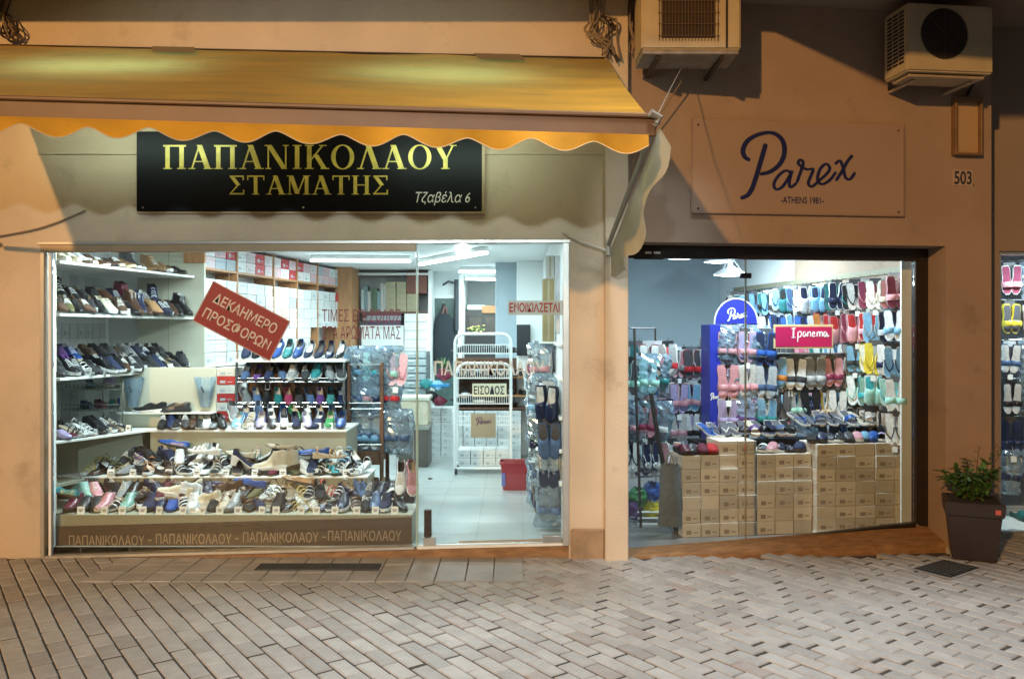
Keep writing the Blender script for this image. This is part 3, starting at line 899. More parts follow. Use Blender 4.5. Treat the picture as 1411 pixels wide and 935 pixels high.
# ---------------------------------------------------------------- planter, manhole, grate
pc = Vector((PXx(1340, .03), .03, 0))
MPl = Matrix.Translation(pc) @ Matrix.Rotation(R(-24), 4, 'Z')
potm = mat('planter_plastic', (.030, .024, .029), .38, var=.12, scale=6)
r_ = thing('planter', 'dark plum square planter with a leafy bush by the wall corner', 'planter', MPl)
mb = MB(); mb.xf = MPl
def taper(mb, a, b_, z0, z1): mb.add([(-a, -a, z0), (a, -a, z0), (a, a, z0), (-a, a, z0), (-b_, -b_, z1), (b_, -b_, z1), (b_, b_, z1), (-b_, b_, z1)], [(0, 3, 2, 1), (4, 5, 6, 7), (0, 1, 5, 4), (1, 2, 6, 5), (2, 3, 7, 6), (3, 0, 4, 7)])
taper(mb, .145, .178, .0, .34); part(mb, 'pot', potm, r_, bevel=.010, seg=2)
mb = MB(); mb.xf = MPl; taper(mb, .192, .200, .335, .435); part(mb, 'rim', potm, r_, bevel=.008, seg=2)
mb = MB(); mb.xf = MPl; mb.box(-.17, .17, -.17, .17, .40, .4375); part(mb, 'soil', mat('soil', (.02, .014, .01), .95, bump=.8, scale=60), r_)
mb = MB(); mb.xf = MPl; mb.box(.130, .165, -.2015, -.1985, .365, .40); part(mb, 'sticker', mat('sticker', (.55, .12, .10), .5), r_)
rr = random.Random(11)
stems, leaves = MB(), MB()
stems.xf = leaves.xf = MPl
tips = []
for i in range(26):
    a, ra = rr.uniform(0, 2 * PI), rr.uniform(.02, .13)
    b0 = Vector((ra * math.cos(a) * .6, ra * math.sin(a) * .6, .43))
    tip = Vector((math.cos(a) * rr.uniform(.05, .24), math.sin(a) * rr.uniform(.05, .24), .43 + rr.uniform(.10, .30)))
    mid = b0.lerp(tip, .5) + Vector((0, 0, .03))
    pts = smooth_pts([tuple(b0), tuple(mid), tuple(tip)], 4)
    stems.tube(pts, .0028, 4)
    for k in range(22):
        u = rr.uniform(.2, 1)
        p = Vector(pts[min(int(u * (len(pts) - 1)), len(pts) - 1)])
        d = Vector((rr.uniform(-1, 1), rr.uniform(-1, 1), rr.uniform(-.35, .7))).normalized()
        sd = d.cross(Vector((rr.uniform(-.3, .3), rr.uniform(-.3, .3), 1))).normalized()
        up = sd.cross(d)
        ln, wd = rr.uniform(.04, .085), rr.uniform(.011, .020)
        leaves.add([p, p + d * ln * .35 + sd * wd + up * .004, p + d * ln * .75 + sd * wd * .7 - up * .004, p + d * ln - up * .012, p + d * ln * .75 - sd * wd * .7 - up * .004, p + d * ln * .35 - sd * wd + up * .004],
                   [(0, 1, 2, 3), (0, 3, 4, 5)])
for (dx, h) in ((.16, .42), (.20, .38), (.05, .40)):
    pts = smooth_pts([(0.02, 0, .43), (dx * .6, .02, .43 + h * .6), (dx, .02, .43 + h)], 5)
    stems.tube(pts, .0025, 4)
    for k in range(14):
        p = Vector(pts[rr.randrange(4, len(pts))]); d = Vector((rr.uniform(-1, 1), rr.uniform(-.6, .6), rr.uniform(-.2, .5))).normalized(); sd = d.cross(Vector((0, .3, 1))).normalized()
        leaves.add([p, p + d * .02 + sd * .007, p + d * .042, p + d * .02 - sd * .007], [(0, 1, 2, 3)])
bush = part(leaves, 'foliage', leafm, r_)
part(stems, 'stem', mat('stem', (.09, .06, .03), .7), r_)
r_ = thing('manhole_cover', 'dark square metal drain cover set into the pavers near the planter', 'manhole cover', mc)
mb = MB(); mb.add([m_ + Vector((0, 0, z)) for z in (-.05, .010) for m_ in MAN], [(0, 1, 2, 3), (7, 6, 5, 4), (0, 4, 5, 1), (1, 5, 6, 2), (2, 6, 7, 3), (3, 7, 4, 0)])
part(mb, 'plate', mat('cast_iron', (.045, .048, .052), .5, .5, var=.3, scale=16, bump=.5, bscale=60), r_, bevel=.004)
mb = MB()
for i in range(7):
    a = MAN[0].lerp(MAN[1], (i + 1) / 8); b_ = MAN[3].lerp(MAN[2], (i + 1) / 8)
    mb.tube([a.lerp(b_, .08) + Vector((0, 0, .011)), a.lerp(b_, .92) + Vector((0, 0, .011))], .004, 5)
part(mb, 'tread', mat('cast_iron_worn', (.09, .095, .10), .4, .6), r_)
mb = MB()
for i in range(4):
    a, b_ = MAN[i], MAN[(i + 1) % 4]; o_ = lambda p: mc + (p - mc) * 1.12
    mb.add([a + Vector((0, 0, .006)), b_ + Vector((0, 0, .006)), o_(b_) + Vector((0, 0, .004)), o_(a) + Vector((0, 0, .004))], [(0, 1, 2, 3)])
part(mb, 'surround', slab, r_)
gy = [EYE * F / (py - HY) - D for py in (786, 778)]
r_ = thing('drain_grate', 'long dark drain grate at the foot of the shoe shop window', 'grate', (-1.6, gy[0], 0))
gx = [(px - CX) * (gy[0] + D) / F for px in (350, 521)]
mb = MB(); mb.box(gx[0], gx[1], gy[0], gy[1], -.03, .0085); part(mb, 'trough', mat('grate_black', (.02, .02, .022), .6), r_)
mb = MB()
for i in range(40):
    x = gx[0] + (gx[1] - gx[0]) * (i + .5) / 40
    mb.box(x - .005, x + .005, gy[0] + .006, gy[1] - .006, .009, .014)
mb.box(gx[0], gx[1], gy[0], gy[0] + .006, .009, .0145); mb.box(gx[0], gx[1], gy[1] - .006, gy[1], .009, .0145)
part(mb, 'bars', mat('grate_steel', (.07, .075, .08), .5, .5), r_)
# ---------------------------------------------------------------- colours and footwear
COL = dict(black=(.012, .012, .014), charcoal=(.045, .045, .05), navy=(.012, .020, .065), brown=(.085, .040, .022), tan=(.34, .19, .085), beige=(.50, .41, .29),
           cream=(.68, .62, .48), white=(.80, .81, .80), grey=(.24, .25, .26), blue=(.02, .085, .34), teal=(.03, .21, .22), pink=(.62, .30, .34), mint=(.33, .60, .52),
           red=(.45, .02, .025), burgundy=(.13, .015, .035), olive=(.10, .095, .04), silver=(.45, .48, .50), orange=(.60, .22, .05), purple=(.12, .05, .20), yellow=(.70, .56, .05),
           sky=(.20, .42, .62), green=(.03, .22, .07), lilac=(.42, .36, .58), maroon=(.22, .03, .07), denim=(.06, .11, .22), gold=(.48, .36, .12), turquoise=(.05, .40, .45))
CNAME = dict(sky='pale blue', denim='denim blue', gold='gold')
def lerp1(tab, t):
    for (a, x), (b, y) in zip(tab, tab[1:]):
        if t <= b: 
            k = (t - a) / (b - a); k = k * k * (3 - 2 * k) * .5 + k * .5
            return x + (y - x) * k
    return tab[-1][1]
SHOES = {   # halfwidth, top height, rim half width (0 = closed), sole heel/toe thickness, welt
    'sneaker': dict(L=.285, hw=[(0, .024), (.1, .035), (.35, .035), (.68, .047), (.9, .036), (1, .012)], zt=[(0, .088), (.08, .098), (.25, .078), (.42, .098), (.5, .09), (.75, .058), (.92, .044), (1, .028)],
                    rim=[(0, .018), (.1, .026), (.3, .027), (.42, .020), (.46, 0), (1, 0)], sh=.034, st=.024, welt=.006, laces=(.47, .70), lift=0),
    'lace_up_shoe': dict(L=.285, hw=[(0, .022), (.1, .031), (.35, .031), (.68, .043), (.9, .030), (1, .010)], zt=[(0, .075), (.08, .082), (.25, .062), (.42, .078), (.5, .072), (.75, .045), (.92, .033), (1, .018)],
                    rim=[(0, .016), (.1, .024), (.3, .025), (.42, .018), (.46, 0), (1, 0)], sh=.022, st=.010, welt=.004, laces=(.47, .62), lift=.010),
    'slip_on_shoe': dict(L=.265, hw=[(0, .022), (.1, .030), (.35, .031), (.68, .042), (.9, .031), (1, .011)], zt=[(0, .058), (.08, .062), (.3, .046), (.5, .052), (.6, .054), (.78, .042), (.92, .032), (1, .016)],
                    rim=[(0, .016), (.1, .024), (.3, .027), (.52, .024), (.58, 0), (1, 0)], sh=.016, st=.010, welt=.003, laces=None, lift=.004),
    'ballerina': dict(L=.25, hw=[(0, .020), (.1, .028), (.35, .028), (.68, .040), (.9, .030), (1, .008)], zt=[(0, .052), (.08, .054), (.3, .034), (.6, .030), (.72, .034), (.85, .030), (1, .012)],
                    rim=[(0, .016), (.1, .024), (.3, .026), (.6, .032), (.72, .020), (.75, 0), (1, 0)], sh=.010, st=.006, welt=.002, laces=None, lift=.004),
    'ankle_boot': dict(L=.285, hw=[(0, .024), (.1, .036), (.35, .037), (.68, .046), (.9, .036), (1, .012)], zt=[(0, .150), (.08, .158), (.25, .150), (.38, .152), (.45, .115), (.58, .078), (.8, .055), (.92, .044), (1, .026)],
                    rim=[(0, .024), (.1, .034), (.3, .034), (.38, .024), (.40, 0), (1, 0)], sh=.034, st=.018, welt=.005, laces=(.41, .62), lift=.012),
    'heeled_pump': dict(L=.235, hw=[(0, .020), (.1, .027), (.35, .026), (.68, .038), (.9, .026), (1, .006)], zt=[(0, .052), (.08, .052), (.3, .030), (.6, .028), (.72, .034), (.85, .028), (1, .010)],
                    rim=[(0, .016), (.1, .023), (.3, .024), (.6, .030), (.72, .016), (.75, 0), (1, 0)], sh=.010, st=.008, welt=.001, laces=None, lift=.075),
    'clog': dict(L=.27, hw=[(0, .028), (.1, .036), (.35, .037), (.68, .050), (.9, .044), (1, .018)], zt=[(0, .034), (.1, .036), (.40, .040), (.46, .075), (.55, .084), (.75, .070), (.92, .050), (1, .028)],
                    rim=[(0, .024), (.1, .031), (.42, .033), (.47, 0), (1, 0)], sh=.034, st=.022, welt=.004, laces=None, lift=.01),
    'sandal': dict(L=.265, hw=[(0, .022), (.1, .031), (.35, .031), (.68, .044), (.9, .034), (1, .012)], sh=.026, st=.016, welt=0, straps=[(.10, .055, .014, -.3), (.52, .060, .012, .25), (.66, .052, .014, -.2), (.80, .042, .014, .1)], lift=.022),
    'slide_slipper': dict(L=.265, hw=[(0, .026), (.1, .036), (.35, .034), (.68, .047), (.9, .038), (1, .016)], sh=.026, st=.018, welt=0, straps=[(.66, .066, .050, .06)], lift=.008),
    'flip_flop': dict(L=.265, hw=[(0, .026), (.1, .036), (.35, .034), (.68, .047), (.9, .040), (1, .018)], sh=.020, st=.016, welt=0, thong=True, lift=0),
}
PROTO = {}
def shoe_proto(kind):
    if kind in PROTO: return PROTO[kind]
    d = SHOES[kind]
    L_ = d['L']
    lift = lambda t: d['lift'] * (1 - min(1, max(0, (t - .12) / .55))) ** 1.2 if t > .12 else d['lift']
    hw = lambda t: lerp1(d['hw'], t)
    soleT = lambda t: d['sh'] + (d['st'] - d['sh']) * t
    spring = lambda t: .012 * max(0, (t - .72) / .28) ** 2
    curve = lambda t: .006 * math.sin(PI * t)
    out = []
    ts = [0, .04, .09, .16, .24, .32, .38, .42, .46, .52, .58, .64, .70, .76, .82, .88, .93, .97, 1.0]
    zs = lambda t: soleT(t) + lift(t) + spring(t)
    mb = MB()                                        # sole
    top, bot = [], []
    vs, fs = [], []
    for t in ts:
        h = hw(t) + d['welt']
        zb = spring(t) + (lift(t) if (d['lift'] > .05 and t > .22) else (lift(t) * .0 if t < .3 or d['lift'] > .018 and 0 else lift(t) * min(1, max(0, (t - .28) / .08)) * (1 if d['lift'] < .02 else .5)))
        x = t * L_ + (-.006 if t == 0 else .004 if t == 1 else 0)
        c = curve(t)
        vs += [(x, c - h, zs(t)), (x, c - h * 1.02, (zs(t) + zb) / 2), (x, c - h * .95, zb), (x, c + h * .95, zb), (x, c + h * 1.02, (zs(t) + zb) / 2), (x, c + h, zs(t))]
    n = len(ts)
    for i in range(n - 1):
        for j in range(6):
            fs.append((i * 6 + j, i * 6 + (j + 1) % 6, (i + 1) * 6 + (j + 1) % 6, (i + 1) * 6 + j))
    fs += [(0, 1, 2, 3, 4, 5), tuple(range((n - 1) * 6 + 5, (n - 1) * 6 - 1, -1))]
    mb.add(vs, fs)
    if d['lift'] > .05: mb.lathe([(.018, lift(0) + .002), (.012, .03), (.011, 0)], 12, (.022, 0, 0))
    out.append(('sole', mb.mesh(kind + '_sole', True), 'sole', rubber))
    if 'zt' in d:
        K = 7
        rows, lin = [], []
        for t in ts:
            h, zt, rm, z0 = hw(t), lerp1(d['zt'], t) + lift(t) + spring(t), lerp1(d['rim'], t), zs(t) - .001
            c = curve(t)
            if t > .5: zt = max(zt, z0 + .008)
            row = []
            for j in range(K):
                a = PI / 2 * j / (K - 1)
                y = rm + (h - rm) * math.sin(a) ** .85
                z = z0 + (zt - z0) * math.cos(a) ** .75
                row.append((t * L_, y, z))
            full = [(x, c - y, z) for x, y, z in reversed(row)] + [(x, c + y, z) for x, y, z in (row if rm > 0 else row[1:] + [row[-1]])]
            rows.append(full)
            if t <= .62: lin.append((t, c, h, zt, max(rm, .0) , z0))
        mb = MB()
        n = len(rows[0])
        vs = [p for r in rows for p in r]
        fs = []
        for i in range(len(rows) - 1):
            for j in range(n - 1):
                if j == K - 1 and lerp1(d['rim'], ts[i]) > 0 and lerp1(d['rim'], ts[i + 1]) > 0: continue
                fs.append((i * n + j, i * n + j + 1, (i + 1) * n + j + 1, (i + 1) * n + j))
        a0 = list(range(K))
        b0 = list(range(K, n))
        fs.append(tuple(range(n)))
        fs.append(tuple(range((len(rows) - 1) * n + n - 1, (len(rows) - 1) * n - 1, -1)))
        mb.add(vs, fs)
        out.append(('upper', mb.mesh(kind + '_upper', 'all'), 'main', None))
        mb = MB()                                    # lining
        rows = []
        for t, c, h, zt, rm, z0 in lin:
            x = t * L_ + (.006 if t == 0 else 0)
            k = rm if rm > 0 else .012
            kk = k - .0005
            zt2 = zt + .0012 if rm > 0 else z0 + .02
            rows.append([(x, c - kk, zt2), (x, c - (h * .80), z0 + .35 * (zt - z0)), (x, c - h * .72, z0 + .006), (x, c, z0 + .004), (x, c + h * .72, z0 + .006), (x, c + h * .80, z0 + .35 * (zt - z0)), (x, c + kk, zt2)])
        mb.grid(rows)
        out.append(('lining', mb.mesh(kind + '_lining', 'all'), 'lining', fabric))
        if d['laces']:
            mb = MB()
            a, b_ = d['laces']
            for i in range(5):
                t = a + (b_ - a) * i / 4
                z = lerp1(d['zt'], t) + lift(t) + spring(t)
                wv = .017 + .003 * i
                mb.tube([(t * L_ + .004, -wv, z - .008), (t * L_ - .002, -wv * .5, z + .002), (t * L_ - .004, 0, z + .004), (t * L_ - .002, wv * .5, z + .002), (t * L_ + .004, wv, z - .008)], .0026, 5)
            out.append(('laces', mb.mesh(kind + '_laces', 'all'), 'accent', fabric))
    else:
        mb = MB()                                    # footbed
        rows = []
        for t in ts:
            h, z = hw(t) * .93, zs(t) + .001
            rows.append([(t * L_ * .98 + .003, curve(t) - h, z), (t * L_ * .98 + .003, curve(t), z - .0006), (t * L_ * .98 + .003, curve(t) + h, z)])
        mb.grid(rows)
        out.append(('insole', mb.mesh(kind + '_insole', 'all'), 'lining', fabric))
        mb = MB()
        for (t, h, wd, sk) in d.get('straps', []):
            rows = []
            for dx in (-wd / 2, -wd * .25, wd * .25, wd / 2):
                r0 = []
                for k in range(11):
                    a = PI * k / 10
                    hh = hw(t) + .002
                    r0.append((t * L_ + dx + sk * hh * math.cos(a) * .6, curve(t) + hh * math.cos(a), zs(t) - .008 + (h - .012 * (dx / wd * 2) ** 2 * (1 if wd > .03 else .2)) * math.sin(a) ** .8))
                rows.append(r0)
            mb.grid(rows)
            out.append(('strap', mb.mesh(kind + '_strap', 'all'), 'main', None)); mb = MB()
        if d.get('thong'):
            z = zs(.5)
            for sgn in (-1, 1):
                mb.tube(smooth_pts([(.80 * L_, .004, z + .000), (.77 * L_, .004 + sgn * .006, z + .020), (.62 * L_, sgn * .028, z + .028), (.48 * L_, sgn * .034, z + .014), (.42 * L_, sgn * .034, z - .002)], 4), .0055, 6, flat=.7)
            out.append(('thong', mb.mesh(kind + '_thong', 'all'), 'main', None))
    PROTO[kind] = out
    return out
KNAME = dict(sneaker='sneaker', lace_up_shoe='lace-up shoe', slip_on_shoe='slip-on shoe', ballerina='ballerina', ankle_boot='ankle boot', heeled_pump='heeled pump', clog='clog', sandal='sandal', slide_slipper='slide slipper', flip_flop='flip-flop')
KCAT = dict(sneaker='sneaker', lace_up_shoe='shoe', slip_on_shoe='shoe', ballerina='shoe', ankle_boot='boot', heeled_pump='shoe', clog='clog', sandal='sandal', slide_slipper='slipper', flip_flop='slipper')
def shoe(kind, col, M, label, group, rr, cat=None, parent=None, world=None):
    root = thing(kind, label, cat or KCAT[kind], M, group) if parent is None else parent
    c = COL[col]
    j = rr.uniform(.6, 1.1)
    main = tuple(min(1, x * j) for x in c)
    lightsole = kind in ('sneaker', 'sandal', 'slide_slipper', 'flip_flop') and rr.random() < .7 or rr.random() < .15
    sole = rr.choice([(.74, .74, .72), (.60, .50, .36), (.80, .81, .80)]) if lightsole else rr.choice([(.03, .027, .025), (.06, .035, .02), tuple(x * .6 for x in main)])
    lin = rr.choice([(.40, .32, .22), (.62, .62, .60), (.06, .05, .05), (.66, .64, .60), (.03, .03, .035)]) if kind not in ('slide_slipper', 'flip_flop') else rr.choice([tuple(x * .8 for x in main), (.55, .48, .38), (.10, .10, .12)])
    acc = rr.choice([(.75, .76, .74), main, (.03, .03, .03)])
    mm = rr.choice([leather, leather, fabric]) if kind not in ('sneaker', 'slide_slipper') else rr.choice([fabric, fabric, leather])
    for pn, me, ck, m_ in shoe_proto(kind):
        o = bpy.data.objects.new(pn, me)
        C.objects.link(o)
        if not me.materials: me.materials.append(m_ or leather)
        o.parent = root
        if m_ is None and mm is not me.materials[0]:
            o.material_slots[0].link = 'OBJECT'
            o.material_slots[0].material = mm
        o.color = (*dict(main=main, sole=sole, lining=lin, accent=acc)[ck], 1)
    return root
ORD = 'first second third fourth fifth sixth seventh eighth ninth tenth eleventh twelfth thirteenth fourteenth fifteenth sixteenth seventeenth eighteenth nineteenth twentieth'.split()
def nth(i): return ORD[i] if i < 20 else ('twenty-' + ORD[i - 20] if i < 29 else 'thirtieth' if i == 29 else 'thirty-' + ORD[i - 30])
def cname(c): return CNAME.get(c, c)
SS = 1.0
def dense(items, n, seed, cols='black black navy charcoal black brown white'):
    r2 = random.Random(seed)
    items = list(items)
    while len(items) < n:
        items.insert(r2.randrange(1, len(items)), r2.choice(['sneaker', 'lace_up_shoe', 'slip_on_shoe', 'sandal', 'ballerina']) + ':' + r2.choice(cols.split()))
    return items
def shoe_row(where, a, b, items, yaw, group, seed, pitch=0, roll=0, jit=.25, size=None):
    """a row of single shoes from a to b (centres), toes along yaw"""
    rr = random.Random(seed)
    a, b = Vector(a), Vector(b)
    n = len(items)
    SZ = size or SS
    for i, it in enumerate(items):
        kind, col = it.split(':')[:2]
        yw = yaw
        if it.endswith(':side'): yw = rr.choice([PI, 0.1, PI - .3])
        p = a.lerp(b, (i + .5) / n)
        yw += rr.uniform(-jit, jit)
        L_ = SHOES[kind]['L']
        M = Matrix.Translation(p) @ Matrix.Rotation(yw, 4, 'Z') @ Matrix.Rotation(pitch, 4, 'Y') @ Matrix.Rotation(roll, 4, 'X') @ Matrix.Scale(SZ, 4) @ Matrix.Translation((-L_ / 2, 0, 0))
        if pitch: M = Matrix.Translation((0, 0, abs(math.sin(pitch)) * L_ * SZ / 2)) @ M
        shoe(kind, col, M, f'{cname(col)} {KNAME[kind]} on {where}, {nth(i)} from left', group, rr)
def cards_row(where, a, b, n, seed, yaw=0.0):
    rr = random.Random(seed)
    a, b = Vector(a), Vector(b)
    me = None
    for i in range(n):
        p = a.lerp(b, (i + rr.uniform(.35, .65)) / n)
        M = Matrix.Translation(p) @ Matrix.Rotation(yaw + rr.uniform(-.25, .25), 4, 'Z') @ Matrix.Rotation(-.22, 4, 'X')
        if 'card' not in PROTO:
            mb = MB(); mb.box(-.027, .027, -.0008, .0008, 0, .058); mb.add([(-.027, .0008, .055), (.027, .0008, .055), (.027, .028, -.008), (-.027, .028, -.008)], [(0, 1, 2, 3)])
            k = MB()
            k.box(-.017, .017, -.0016, -.0011, .030, .036); k.box(-.012, .012, -.0016, -.0011, .018, .023)
            PROTO['card'] = (mb.mesh('card_body'), k.mesh('card_marks'))
        t = thing('price_card', f'white price card on {where}, {nth(i)} from left', 'price card', M, 'white price cards among the shoes')
        link('card', PROTO['card'][0], card, t)
        link('printing', PROTO['card'][1], ink, t)

# slippers sold in pairs, hung from a plastic header
def hung_pair(kind, col, M, label, group, rr, bagged=False, inner=None):
    """local frame: hook at the origin, pair hanging along -z, soles facing -y"""
    root = thing('bagged_slipper_pair' if bagged else 'slipper_pair', label, 'slippers', M, group)
    key = ('half', kind)
    if key not in PROTO:
        L_ = SHOES[kind]['L'] * .92
        for sgn in (-1, 1):
            T = Matrix.Translation((sgn * .050, .0, -.03)) @ Matrix.Rotation(sgn * R(4), 4, 'Y') @ Matrix(((0, 1, 0, 0), (0, 0, -1, 0), (-1, 0, 0, 0), (0, 0, 0, 1))) @ Matrix.Scale(.92, 4)
            # heel up: local x runs down, sole thickness to +y, upper side towards the viewer
            lst = []
            for pn, me, ck, m_ in shoe_proto(kind):
                m2 = me.copy()
                m2.transform(T)
                m2.update()
                lst.append((pn, m2, ck, m_))
            PROTO[('half', kind, sgn)] = lst
        mb = MB(); mb.box(-.05, .05, -.001, .001, -.045, .004); mb.tube([(0, 0, .0), (0, .0, .018), (0, .012, .024), (0, .02, .016)], .002, 5)
        PROTO['hanger'] = mb.mesh('hanger')
        PROTO[key] = 1
    c = COL[col]
    j = rr.uniform(.8, 1.25)
    main = tuple(min(1, x * j) for x in c)
    lin = COL[inner] if inner else rr.choice([main, tuple(min(1, x * 1.6 + .05) for x in main), (.60, .58, .55), (.08, .08, .09)])
    sole = rr.choice([main, tuple(x * .5 for x in main), (.7, .7, .68)])
    mm = rr.choice([fabric, plastic])
    for sgn in (-1, 1):
        s0 = None
        for pn, me, ck, m_ in PROTO[('half', kind, sgn)]:
            o = bpy.data.objects.new('slipper' if s0 is None else pn, me)
            C.objects.link(o)
            if not me.materials: me.materials.append(m_ or mm)
            o.parent = root if s0 is None else s0
            if s0 is None: s0 = o
            o.color = (*dict(main=main, sole=sole, lining=lin, accent=main)[ck], 1)
            if m_ is None:
                o.material_slots[0].link = 'OBJECT'
                o.material_slots[0].material = mm
    h = link('hanger', PROTO['hanger'], plastic, root)
    h.color = (*rr.choice([(.50, .54, .56), (.06, .06, .07), (.03, .03, .035), (.10, .11, .12)]), 1)
    if rr.random() < .35 and not bagged:
        if 'ptag' not in PROTO:
            mb = MB(); mb.box(-.02, .02, -.052, -.050, -.33, -.285); mb.tube([(0, -.051, -.285), (0, -.03, -.2)], .001, 4); PROTO['ptag'] = mb.mesh('price_tag')
        link('price_tag', PROTO['ptag'], card, root)
    if bagged:
        if 'bag' not in PROTO:
            for q_ in range(3):
                r3 = random.Random(q_)
                rows = []
                for i in range(17):
                    v = i / 16
                    row = []
                    for jn in range(24):
                        a = 2 * PI * jn / 24
                        ww = .105 * (1 + .12 * math.sin(v * 5 + q_)) * (1 if 0 < i < 16 else .9)
                        th_ = .060 * math.sin(PI * min(1, v * .95 + .05)) ** .5 + .006
                        p = Vector((math.cos(a) * ww, math.sin(a) * th_ + .01, .03 - v * .36))
                        p += Vector((noise.noise(p * 22 + Vector((q_, 0, 0))), noise.noise(p * 26 + Vector((0, q_, 5))), 0)) * .018
                        row.append(p)
                    rows.append(row)
                mb = MB(); mb.grid(rows, True)
                PROTO[('bagm', q_)] = mb.mesh('bag', False)
            PROTO['bag'] = 1
        link('bag', PROTO[('bagm', rr.randrange(3))], bagfilm, root)
    return root
HS = 1.15
def hung_rack(where, spots, cols, kinds, yaw, group, seed, bagged=0.0, jit=.2, size=None):
    rr = random.Random(seed)
    for i, p in enumerate(spots):
        col = cols[i % len(cols)]
        inner = None
        if '/' in col: col, inner = col.split('/')
        kind = kinds[i % len(kinds)]
        M = Matrix.Translation(p) @ Matrix.Rotation(yaw + rr.uniform(-jit, jit), 4, 'Z') @ Matrix.Rotation(rr.uniform(-.06, .06), 4, 'Y') @ Matrix.Scale((size or HS) * rr.uniform(.9, 1.08), 4)
        bg_ = rr.random() < bagged
        hung_pair(kind, col, M, f'{cname(col)} {KNAME[kind]} pair {"bagged " if bg_ else ""}{where}, {nth(i)} from left', group, rr, bg_, inner)
# ---------------------------------------------------------------- shoe shop: room
ZF, ZC = .07, 2.60
room = thing('shop_room', 'bright white shoe shop interior behind the wide window', 'room', (-1.5, 3, 0))
mb = MB()
for i in range(12):
    for j in range(24):
        mb.box(-4.0 + i * .372, -4.0 + i * .372 + .3685, .05 + j * .39, .05 + j * .39 + .3865, ZF - .06, ZF)
mb.mi = 1
mb.box(-4.0, .46, .05, 9.4, ZF - .07, ZF - .003)
struct(mb, 'floor', [tilefloor, mat('grout', (.34, .35, .34), .9)])
mb = MB(); mb.box(-4.0, .46, .22, 9.4, ZC, ZC + .08); part(mb, 'ceiling', shopwall, room)
mb = MB(); mb.box(-4.05, -3.98, .22, 2.1, ZF, ZC); part(mb, 'wall', shopwall, room)
mb = MB(); mb.box(.40, .47, .22, 9.4, ZF, ZC); part(mb, 'wall', shopwall, room)
SW0, SW1 = Vector((-3.03, 1.98, 0)), Vector((-2.45, 5.75, 0))         # long side wall with the box shelves
mb = MB(); mb.prism([(-4.05, 2.0), (SW0.x - .02, 2.0), (SW0.x - .26, 2.0), (SW1.x - .28, 5.8), (SW1.x - .34, 5.8), (-4.05, 2.08)], ZF, ZC, 'z'); part(mb, 'wall', shopwall, room)
XB = PXx(633, 6.6)
mb = MB(); mb.box(-2.9, XB, 6.6, 6.68, ZF, ZC); part(mb, 'wall', shopwall, room)
mb = MB(); mb.box(XB - .06, XB, 6.68, 9.4, ZF, ZC); part(mb, 'wall', shopwall, room)
mb = MB(); mb.box(XB, .4, 9.3, 9.4, ZF, ZC); part(mb, 'wall', shopwall, room)
x0, x1 = PXx(712, 4.6), PXx(742, 4.6)
mb = MB(); mb.box(x0, x1 + .1, 4.6, 4.9, ZF, ZC)
solo(mb, 'column', shopwall, 'white square column beyond the door glass', 'column', bevel=.01)
tube_em = emit('tube_light', (0.78, 0.95, 1.0), 14)
def tube_light(a, b, label, em=None):
    a, b = Vector(a), Vector(b)
    r_ = thing('ceiling_light', label, 'light', (a + b) / 2, 'fluorescent ceiling lights')
    d = (b - a).normalized(); s = d.cross(Vector((0, 0, 1)))
    mb = MB()
    h = .035
    mb.add([a - s * h, a + s * h, b + s * h, b - s * h] + [p + Vector((0, 0, .045)) for p in (a - s * h, a + s * h, b + s * h, b - s * h)], [(0, 1, 2, 3), (7, 6, 5, 4), (0, 4, 5, 1), (1, 5, 6, 2), (2, 6, 7, 3), (3, 7, 4, 0)])
    part(mb, 'housing', white, r_, bevel=.004)
    for e in (-1, 1):
        mb = MB(); mb.tube([a + s * .018 * e + Vector((0, 0, -.018)), b + s * .018 * e + Vector((0, 0, -.018))], .014, 8)
        part(mb, 'tube', em or tube_em, r_, True)
    tube_lamp(a, b, (54 if a.x < -2 else 28) if em else 38, (0.78, 0.95, 1.0), r_)
    return r_
zt = ZC - .05
front_em = emit('front_tube_light', (0.78, 0.95, 1.0), 14)
tube_light((-2.40, 3.7, zt), (-1.22, 3.8, zt), 'tube light running crosswise over the box shelves')
tube_light((-1.16, 4.3, zt), (-.28, 2.7, zt), 'slanting tube light above the middle of the shop')
tube_light((-.75, 7.3, zt), (-.1, 7.5, zt), 'far tube light over the counter in the back room')
tube_light((-.75, 5.6, zt), (-.05, 5.5, zt), 'tube light in front of the back room opening')
tube_light((-3.2, .36, zt), (-2.0, .36, zt), 'tube light above the stepped window display', front_em)
tube_light((-1.5, .40, zt), (-.3, .40, zt), 'tube light above the door side of the window', front_em)
tube_light((-2.6, 1.9, zt), (-1.4, 1.9, zt), 'tube light crosswise behind the window display')

# ---------------------------------------------------------------- stepped display
disp = thing('window_display', 'cream stepped display unit behind the window filling its glazed side', 'display unit', (-2.4, .5, ZF))
T1, T2, T3 = .30, .52, .85
xr1, xr2, xr3 = PXx(568, .1), PXx(505, .5), PXx(477, .9)
xl = -3.97
def step(name, poly, z0, z1, m=laminate, b=.003):
    mb = MB(); mb.prism(poly, z0, z1, 'z'); return part(mb, name, m, disp, bevel=b)
step('step', [(xl, .10), (xr1, .10), (xr1, .50), (xl, .50)], ZF, T1, riserb)
step('step', [(xl, .33), (xr1 - .12, .33), (xr1 - .12, .50), (xl, .50)], T1 + .0005, T1 + .06, riserb)
step('step', [(xl, .502), (xr2, .502), (xr2, .90), (xl, .90)], ZF, T2 - .016, riserb)
step('shelf_top', [(xl, .49), (xr2 + .01, .49), (xr2 + .01, .90), (xl, .90)], T2 - .015, T2, shelfw)
step('step', [(-3.1, .902), (xr3, .902), (xr3, 1.42), (-3.1, 1.42)], ZF, T3 - .021, riserb)
xe0, xe1 = PXx(75, .12), PXx(209, .97)
